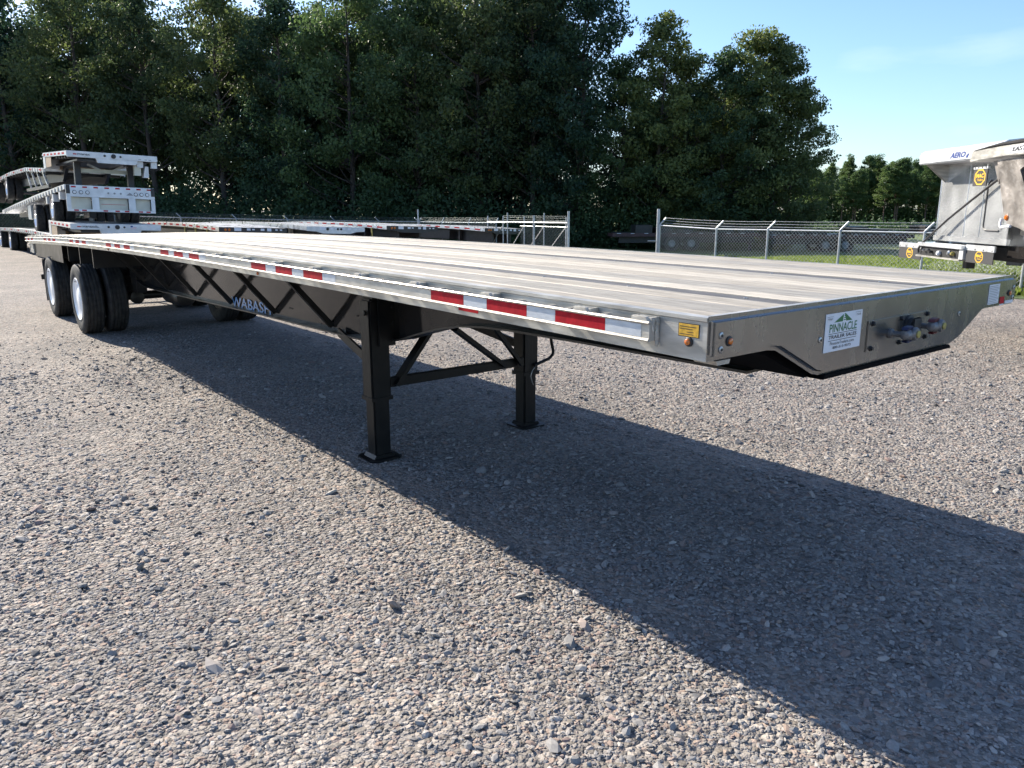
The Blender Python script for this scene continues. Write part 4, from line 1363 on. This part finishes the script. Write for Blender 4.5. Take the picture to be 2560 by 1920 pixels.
fr = fence('chain_link_fence', 'galvanised chain link fence with barbed wire along the grass right of the open gate',
           [(17.5, .5, 1.26), (17.5, 2.7, 1.25), (17.5, 4.9, 1.24), (17.5, 7.1, 1.232), (17.5, 9.25, 1.228), (17.5, 11.42, 1.215), (17.5, 13.19, 1.205), (17.5, 15.42, 1.28)], (.14, -.14), .105, .0042)
MB().tube([(17.5, 15.5, -.4), (17.5, 15.5, 1.80)], .05, 10).build('gate_post', 'galv', fr, smooth=True)
MB().tube([(17.48, 15.5, .78), (17.3, 15.75, .78)], .02, 6).build('gate_latch', 'galv', fr)
fl_ = fence('chain_link_fence', 'back chain link fence running behind the stacked trailers and parked flatbeds',
            [(-1.3, 51.3, 1.70), (1.72, 48.99, 1.64), (4.7, 46.63, 1.56), (7.44, 44.46, 1.47), (10.2, 42.27, 1.38), (12.85, 41.44, 1.30), (15.45, 40.66, 1.22), (17.92, 39.98, 1.16), (20.39, 39.3, 1.10), (22.72, 38.73, 1.06)], (-.20, .05), .16, .006, True, 3, 'galv_dull_shaded', 'wire_shaded', .005)
MB().tube([(22.72, 38.7, -.6), (22.72, 38.7, 1.78)], .045, 8).build('corner_post', 'galv', fl_, smooth=True)
fence('chain_link_fence', 'short chain link run between the back corner post and the sliding gate',
      [(22.73, 38.6, 1.06), (22.74, 36.16, 1.07), (22.49, 33.17, 1.09), (22.24, 30.4, 1.11)], (.18, .05), .16, .006, True, 3, 'galv_dull_shaded', 'wire_shaded', .005)
gt = thing('sliding_gate', 'galvanised sliding gate with diagonal braces left of the opening', 'gate', (0, 0, 0))
G0, G1 = Vector((22.42, 31.2, 0)), Vector((21.32, 23.89, 0))


def gp(t, z):
    w = G0.lerp(G1, t)
    return (w.x - .12, w.y, z)


gz = lambda t: float(ground_z(*G0.lerp(G1, t).xy)) + .08
MB().tube([gp(0, 1.15), gp(1.0, 1.20)], .045, 8).build('top_rail', 'galv', gt, smooth=True)
MB().tube([gp(0, gz(0)), gp(1.0, gz(1))], .035, 8).build('bottom_rail', 'galv', gt, smooth=True)
MB().tube([gp(.45, 1.0), gp(1.0, 1.02)], .018, 6).build('middle_rail', 'galv', gt, smooth=True)
for i, t_ in enumerate((.0, .22, .28, .50, .74, .985)):
    MB().tube([gp(t_, gz(t_)), gp(t_, 1.62 if i in (2, 4) else 1.45)], .030, 8).build('upright', 'galv', gt, smooth=True)
for a, b in ((.0, .22), (.28, .50), (.50, .74), (.74, .985)):
    MB().tube([gp(a, gz(a)), gp(b, 1.02)], .022, 6).build('diagonal_brace', 'galv', gt, smooth=True)
for z in (1.30, 1.40, 1.48):
    MB().tube([gp(.22, z - .02), gp(.985, z)], .006, 4).build('barbed_wire', 'wire_shaded', gt)
chain_mesh(gt, gp(.45, 0)[:2], gp(.985, 0)[:2], gz(.45), 1.02, gz(1), 1.02, .13, .005, 'wire_shaded')
for t_, z in ((.62, 1.50), (1.01, 1.70)):
    MB().tube([gp(t_, -.6), gp(t_, z)], .055, 10).build('gate_post', 'galv', gt, smooth=True)
sb = thing('junction_box', 'small black and white box held on the fence at the right frame edge', 'box', (17.3, 4.95, .80))
MB().box(-.10, .12, -.42, .10, -.10, .06).build('housing', 'galv', sb, bevel=.01)
MB().box(-.115, .0, -.10, .20, -.22, -.102).build('lower_case', 'black_plastic', sb, bevel=.01)
MB().box(-.118, -.101, -.12, .0, -.08, .03).build('front_label', 'decal_white', sb)

# ================================================================== grass, track, far parked trailers
xs_g, ys_g = np.concatenate([np.arange(16.4, 40, .5), np.arange(40, 900, 20)]), np.concatenate([np.arange(-60, 0, 4), np.arange(0, 40, .5), np.arange(40, 700, 20)])
ground_sheet('grass_field', 'grass', xs_g, ys_g, .012, label='green grass around and beyond the fence', cat='grass', keep=lambda x, y: x > 16.6 + .25 * math.sin(y * 1.3) + (0 if y < 17.5 else min(6, (y - 17.5) * 1.3)))
tk = ground_sheet('gravel_track', 'road', np.arange(26, 75, .5), np.arange(8, 40, .25), .022, label='pale gravel track curving behind the right fence', cat='track',
                  keep=lambda x, y: abs(y - (21.6 + 1.2 * math.sin((x - 28) / 7))) < 1.2 + max(0, x - 30) * .045)

TUFTS = bpy.data.collections.new('tuft_shapes')
WEEDS = bpy.data.collections.new('weed_shapes')


def tuft(seed, coll, h, n, flowers=0):
    r = random.Random(seed)
    b = MB()
    for i in range(n):
        a, lean, hh = r.uniform(0, 6.283), r.uniform(.05, .6), h * r.uniform(.5, 1.1)
        w = .012 + .01 * r.random()
        x0, y0 = r.uniform(-.06, .06), r.uniform(-.06, .06)
        dx, dy = math.cos(a), math.sin(a)
        m1 = (x0 + dx * lean * hh * .35, y0 + dy * lean * hh * .35, hh * .6)
        tp = (x0 + dx * lean * hh, y0 + dy * lean * hh, hh)
        b.add([(x0 - dy * w, y0 + dx * w, 0), (x0 + dy * w, y0 - dx * w, 0), (m1[0] + dy * w * .8, m1[1] - dx * w * .8, m1[2]), (m1[0] - dy * w * .8, m1[1] + dx * w * .8, m1[2]), tp], [(0, 1, 2, 3), (3, 2, 4)])
    me = b.mesh('tuft', 'grassblade')
    if flowers:
        fb = MB()
        for i in range(flowers):
            x, y, z, q = r.uniform(-.14, .14), r.uniform(-.14, .14), h * r.uniform(.6, 1.05), .022
            fb.add([(x - q, y, z), (x, y - q, z + .01), (x + q, y, z), (x, y + q, z + .015)], [(0, 1, 2, 3)])
        o = len(me.vertices)
        v = [tuple(x.co) for x in me.vertices] + fb.v
        f = [tuple(p.vertices) for p in me.polygons]
        k = len(f)
        f += [tuple(i + o for i in q) for q in fb.f]
        me = bpy.data.meshes.new('tuft')
        me.from_pydata(v, [], f)
        me.materials.append(M['grassblade'])
        me.materials.append(M['flower'])
        me.polygons.foreach_set('material_index', [0] * k + [1] * (len(f) - k))
    o = bpy.data.objects.new('tuft', me)
    coll.objects.link(o)


for i in range(5):
    tuft(i, TUFTS, .16, 14)
    tuft(40 + i, WEEDS, .55, 26, 5)


def sc_pts(n, x0, x1, y0, y1, keep, smin, smax):
    x, y = nrng.uniform(x0, x1, n), nrng.uniform(y0, y1, n)
    k = np.array([keep(a, b) for a, b in zip(x, y)])
    x, y = x[k], y[k]
    s = nrng.uniform(smin, smax, len(x))
    return np.stack([x, y, ground_z(x, y) + .005], -1), np.stack([x * 0, x * 0, nrng.uniform(0, 6.28, len(x))], -1), np.stack([s, s, s], -1)


scatter('short_grass', *sc_pts(26000, 16.7, 34, 1, 24, lambda x, y: (y < 17 or x > 17 + (y - 17)) and abs(y - (21.6 + 1.2 * math.sin((x - 28) / 7))) > 1.4 and (x < 20 or rng.random() < .5), .6, 1.3), TUFTS, 'short sunlit grass at the foot of the right fence', 'grass')
scatter('weeds', *sc_pts(8000, 17.8, 26, 1.5, 8.0, lambda x, y: (y < 7.4) and rng.random() < .3 + .7 * (math.sin(x * 2.1) * math.sin(y * 1.7) > -.3), .45, 1.05), WEEDS, 'tall weeds with white flowers behind the right fence', 'weeds')

for i, (x, y) in enumerate(((38.6, 31.9), (46.6, 25.6), (54.7, 19.3))):
    z0 = float(ground_z(x, y))
    t = thing('parked_trailer', ('dark trailer in tree shade beyond the fence, the one next to the gate post', 'dark trailer in tree shade beyond the fence, middle one of three', 'dark trailer beyond the fence, the one behind the bright tipper')[i], 'trailer', (x, y, z0), (0, 0, R_(-38)), 'dark trailers parked under the trees')
    MB().box(-4.5, 5.2, .1, 2.5, .95, 1.15).build('platform', 'maroon', t)
    for k in range(7):
        MB().box(-4.3 + k * 1.35, -3.2 + k * 1.35, .3, 2.3, 1.151, 1.22 + .16 * ((k * 7 + i * 3) % 4)).build('load_block', 'dark_frame', t)
    MB().box(-4.5, 5.2, .05, .095, .98, 1.2).build('side_rail', 'maroon', t)
    for k in range(10):
        MB().box(-4.2 + k * .9, -3.95 + k * .9, .04, .048, 1.16, 1.195).build('reflective_tape', 'tape_white', t)
    MB().box(-4, 5.0, .6, .8, .55, .948).build('main_beam', 'dark_frame', t)
    for xw in (-.55, .75):
        w = link('wheel', None, t, (xw, .25, .52), (0, 0, math.pi / 2))
        link('tyre', TYRE, w)
        link('rim', RIMD, w)
        w2 = link('wheel', None, t, (xw, 2.35, .52), (0, 0, -math.pi / 2))
        link('tyre', TYRE, w2)
        link('rim', RIMD, w2)
    MB().box(4.6, 4.75, .3, .45, .02, .95).build('landing_leg', 'dark_frame', t)

# ================================================================== trees
def arr_mesh(name, V, F, mats, idx=None):
    me = bpy.data.meshes.new(name)
    V = np.asarray(V, np.float32)
    me.vertices.add(len(V))
    me.vertices.foreach_set('co', V.ravel())
    F = np.asarray(F, np.int32)
    me.loops.add(F.size)
    me.loops.foreach_set('vertex_index', F.ravel())
    me.polygons.add(len(F))
    me.polygons.foreach_set('loop_start', np.arange(0, F.size, F.shape[1], dtype=np.int32))
    for m in mats:
        me.materials.append(M[m])
    if idx is not None:
        me.polygons.foreach_set('material_index', np.asarray(idx, np.int32))
    me.update(calc_edges=True)
    return me


def leaf_quads(C, size, g, droop=.3, aspect=.55):
    n = len(C)
    a = g.normal(size=(n, 3))
    a[:, 2] -= droop
    a /= np.linalg.norm(a, axis=1, keepdims=True)
    r = g.normal(size=(n, 3))
    r[:, 2] += .4
    b = np.cross(a, r)
    b /= np.linalg.norm(b, axis=1, keepdims=True) + 1e-6
    s = (size * g.uniform(.6, 1.3, n))[:, None]
    w = s * aspect
    nn = np.cross(a, b) * s * .12
    V = np.stack([C - a * s * .5, C - b * w * .5 + nn, C + a * s * .5, C + b * w * .5 + nn], 1).reshape(-1, 3)
    return V, np.arange(4 * n).reshape(-1, 4)


def limb_arrays(segs, n=6):
    b = MB()
    for pts, rs in segs:
        b.tube(pts, rs, n, False)
    return b.v, b.f


def make_tree(seed, H, R, cb, n_cl, per, size, leaf, kind='broad', bark='bark', sparse=0.0):
    g = np.random.default_rng(seed)
    r = random.Random(seed)
    segs = []
    bend = [Vector((0, 0, -.4))]
    for k in range(1, 8):
        bend.append(Vector((bend[-1].x + r.uniform(-.22, .22) * (H / 20), bend[-1].y + r.uniform(-.22, .22) * (H / 20), H * .93 * k / 7)))
    r0 = H * .0125 if kind == 'broad' else H * .0105
    segs.append((bend, [r0 * (1.25 - .15 * k) if k < 7 else r0 * .15 for k in range(8)]))

    def trunk(z):
        k = min(6, max(0, int(z / (H * .93) * 7)))
        t = z / (H * .93) * 7 - k
        return bend[k].lerp(bend[k + 1], max(0, min(1, t)))
    C = []
    for i in range(n_cl):
        t = cb + (1 - cb) * (i + r.random()) / n_cl
        q = (t - cb) / (1 - cb)
        if kind == 'broad':
            env = R * (math.sin(math.pi * min(1, (.10 + .90 * q) ** .75)) ** .55) * (1.0 if q < .6 else 1 - .5 * (q - .6))
        else:
            env = R * (1 - q) ** .6 * (.55 + .45 * min(1, q * 5))
        ph = r.uniform(0, 6.283)
        rad = env * r.uniform(.25, 1.0) ** .6
        c0 = trunk(t * H)
        c = Vector((c0.x + math.cos(ph) * rad, c0.y + math.sin(ph) * rad, t * H + r.uniform(-.03, .03) * H))
        cr = (H * .062 if kind == 'broad' else H * .055) * r.uniform(.65, 1.25)
        m = int(per * r.uniform(.6, 1.3) * (1 - sparse * max(0.0, 1 - q / .55)))
        if sparse and r.random() < sparse * .5 * max(0.0, 1 - q / .5):
            continue
        P = g.normal(size=(m, 3))
        P /= np.linalg.norm(P, axis=1, keepdims=True)
        P *= (g.random((m, 1)) ** .45) * cr
        P[:, 2] *= .62
        out = Vector((math.cos(ph), math.sin(ph), .5))
        P += np.array(out)[None, :] * (P @ np.array(out))[:, None] * .35
        C.append(P + np.array(c))
        if i % 2 == 0 or kind == 'pine':
            s0 = trunk(max(.05, t - .12 * (rad / R) - .02) * H)
            mid = s0.lerp(c, .55) + Vector((0, 0, -.02 * H * r.random()))
            br = r0 * (.34 if kind == 'broad' else .18) * (1.1 - .6 * q)
            segs.append(([s0, mid, c], [br, br * .6, br * .15]))
    C = np.concatenate(C)
    LV, LF = leaf_quads(C, size, g)
    TV, TF = limb_arrays(segs)
    trunk_me = arr_mesh('trunk', TV, TF, [bark])
    crown_me = arr_mesh('crown', LV, LF, [leaf])
    whole = arr_mesh('tree', np.concatenate([np.array(TV), LV]), np.concatenate([np.array(TF), LF + len(TV)]), [bark, leaf], [0] * len(TF) + [1] * len(LF))
    return trunk_me, crown_me, whole


TREES = [make_tree(100 + i, 20.0, 5.0 + .5 * (i % 3), (.16, .22, .12, .26, .18)[i % 5], 120, 190, .31, ('leaf', 'leaf2')[i % 2]) for i in range(5)]
OPEN = [make_tree(150 + i, 20.0, 4.6 + .4 * i, .20, 115, 180, .30, ('leaf2', 'leaf', 'leaf2')[i], sparse=.5) for i in range(3)]
SMALL = [make_tree(200 + i, 14.0, (3.3, 3.9, 3.0)[i], (.10, .14, .06)[i], 95, 190, .24, ('leaf2', 'leaf', 'leaf2')[i]) for i in range(3)]
PINES = [make_tree(300 + i, 13.0, 2.6, .36, 60, 120, .30, 'needle', 'pine', 'pine_bark') for i in range(3)]


def place_tree(name, label, shape, x, y, H, group, rot, base=20.0, wide=1.0):
    t = thing(name, label, 'tree', (x, y, float(ground_z(x, y)) - .05), (0, 0, rot), group)
    k = H / base
    t.scale = (k * wide, k * wide, k)
    link('trunk', shape[0], t)
    link('crown', shape[1], t)
    return t


ORD = ['first', 'second', 'third', 'fourth', 'fifth', 'sixth', 'seventh', 'eighth', 'ninth', 'tenth', 'eleventh', 'twelfth', 'thirteenth', 'fourteenth', 'fifteenth', 'sixteenth']
left_row = [(2.95, 90.1, 22.5), (8.15, 84.7, 22.0), (12.7, 78.6, 22.2), (17.0, 73.9, 20.8), (21.1, 68.1, 20.6), (24.7, 62.7, 18.6), (28.0, 57.5, 20.5), (31.1, 52.5, 18.8), (33.9, 47.8, 20.3), (36.6, 44.3, 19.6), (38.0, 40.9, 18.8)]
for i, (x, y, H) in enumerate(left_row):
    place_tree('broadleaf_tree', 'tall dark leafy tree at the wood edge, %s from the left frame edge' % ORD[i], OPEN[i % 3] if i < 4 else TREES[(i * 2) % 5], x, y, H, 'trees along the edge of the tall wood', i * 1.7, 20.0, .92)
right_row = [(40.0, 38.4, 12.8, 1), (40.9, 36.0, 15.2, 2), (42.6, 34.7, 13.0, 0), (43.8, 32.9, 13.0, 1), (45.0, 31.2, 14.3, 0), (46.0, 30.2, 13.6, 2), (46.8, 29.6, 11.0, 0)]
rl = ['shorter tree closing the notch right of the tall wood', 'tree with a thin spire rising above the lower wood edge', 'rounded tree just right of the spired one', 'olive tree in the middle of the lower wood edge',
      'tall feathery tree near the right end of the wood', 'last tall tree before open sky, right end of the wood', 'dark drooping tree at the outer right foot of the wood']
for i, (x, y, H, s) in enumerate(right_row):
    place_tree('broadleaf_tree', rl[i], SMALL[s], x, y, H, 'lower trees at the right end of the wood', i * 2.3, 14.0, 1.0)

WOOD = bpy.data.collections.new('wood_shapes')
for t in TREES:
    WOOD.objects.link(bpy.data.objects.new('tree', t[2]))
LOW = bpy.data.collections.new('low_wood_shapes')
for t in SMALL:
    LOW.objects.link(bpy.data.objects.new('tree', t[2]))
PINEC = bpy.data.collections.new('pine_shapes')
for t in PINES:
    PINEC.objects.link(bpy.data.objects.new('tree', t[2]))


def wood_pts(rows, jit, s0, s1):
    P = []
    for (xa, ya, xb, yb, n) in rows:
        for k in range(n):
            f = (k + .5) / n
            P.append((xa + (xb - xa) * f + rng.uniform(-jit, jit), ya + (yb - ya) * f + rng.uniform(-jit, jit)))
    P = np.array(P)
    s = nrng.uniform(s0, s1, len(P))
    return np.stack([P[:, 0], P[:, 1], ground_z(P[:, 0], P[:, 1])], -1), np.stack([s * 0, s * 0, nrng.uniform(0, 6.28, len(s))], -1), np.stack([s * .95, s * .95, s], -1)


scatter('woodland', *wood_pts([(23, 75, 42, 46, 8), (26, 82, 47, 52, 8), (32, 86, 54, 60, 7)], 1.8, .88, 1.05), WOOD, 'dense wood behind the front row of tall trees', 'woodland')
OPENC = bpy.data.collections.new('open_wood_shapes')
for t in OPEN:
    OPENC.objects.link(bpy.data.objects.new('tree', t[2]))
scatter('woodland', *wood_pts([(-8, 102, 22, 79, 10), (-6, 108, 26, 84, 6)], 1.5, .85, 1.0), OPENC, 'thin open wood behind the trees at the left', 'woodland')
scatter('woodland', *wood_pts([(-12, 112, 22, 88, 7)], 1.5, 1.12, 1.25), WOOD, 'taller wood showing through the thin trees at the left', 'woodland')
scatter('woodland', *wood_pts([(50, 44, 70, 47, 7)], 1.0, .80, .92), LOW, 'wood deep behind the right end of the trees', 'woodland')
scatter('woodland', *wood_pts([(43, 42, 47.5, 33.5, 5), (46, 45, 51, 36, 4)], .7, .70, .86), LOW, 'wood behind the lower trees at the right', 'woodland')

# understory along the wood edge
def brush(name, label, line, n, per, hmax, size, depth, m='brush'):
    g = np.random.default_rng(77)
    (xa, ya), (xb, yb) = line
    f = g.random(n)
    nx, ny = (yb - ya), -(xb - xa)
    ln = math.hypot(nx, ny)
    off = g.uniform(-depth, depth, n)
    cx = xa + (xb - xa) * f - nx / ln * off
    cy = ya + (yb - ya) * f - ny / ln * off
    hl = hmax * (.45 + .55 * np.sin(f * 37.0 + 1.3) ** 2)
    cz = ground_z(cx, cy) + g.random(n) ** 1.3 * hl
    P = g.normal(size=(n, per, 3)) * np.array([.75, .75, .5])
    C = (np.stack([cx, cy, cz], -1)[:, None, :] + P).reshape(-1, 3)
    C = C[C[:, 2] > ground_z(C[:, 0], C[:, 1]) + .05]
    V, F = leaf_quads(C, size, g)
    o = link(name, arr_mesh(name, V, F, [m]))
    return tag(o, label, 'undergrowth', None, 'stuff')


brush('undergrowth', 'dark bushes and saplings under the tall wood', ((-4, 96), (38.5, 39.5)), 900, 62, 4.6, .30, 2.0)
brush('undergrowth', 'dark saplings filling the gaps under the left trees', ((-6, 100), (20, 75)), 520, 55, 6.5, .32, 2.5)
brush('undergrowth', 'dark thicket deep inside the tall wood', ((-6, 106), (46, 46)), 700, 50, 4.5, .42, 2.5)
brush('undergrowth', 'dark bushes under the lower trees at the right', ((37.5, 40), (46.0, 30.2)), 330, 62, 5.0, .24, 1.3)

# pine stand lit from the left, beyond the fence at the right
pr_ = []
k = 0
for i in range(14):
    f = i / 13
    x, y = 126 + 24 * f + (3, -2, 1)[i % 3], 73 - 20 * f + (-2, 3, 0)[i % 3]
    H = (8.0, 8.9, 8.3, 9.4, 8.8, 9.8, 9.4, 10.2)[i % 8] + 1.9 * f
    place_tree('pine_tree', 'straight pine with bare trunk in the distant stand, %s counted from the left' % ORD[i], PINES[i % 3], x, y, H, 'pines in the distant stand', i * 2.1, 13.0, 1.15)
scatter('woodland', *wood_pts([(127, 82, 171, 48, 30), (133, 88, 178, 54, 26), (141, 94, 186, 60, 22)], 2.2, .70, .92), PINEC, 'distant pine wood behind the front pines', 'woodland')
brush('understory', 'light green saplings between the distant pine trunks', ((127, 80), (168, 44)), 800, 40, 6.0, .5, 2.0, 'needle')
brush('brush_pile', 'low dark brush bank at the foot of the distant pines', ((80, 50), (98, 34)), 260, 30, 1.0, .35, 1.0)
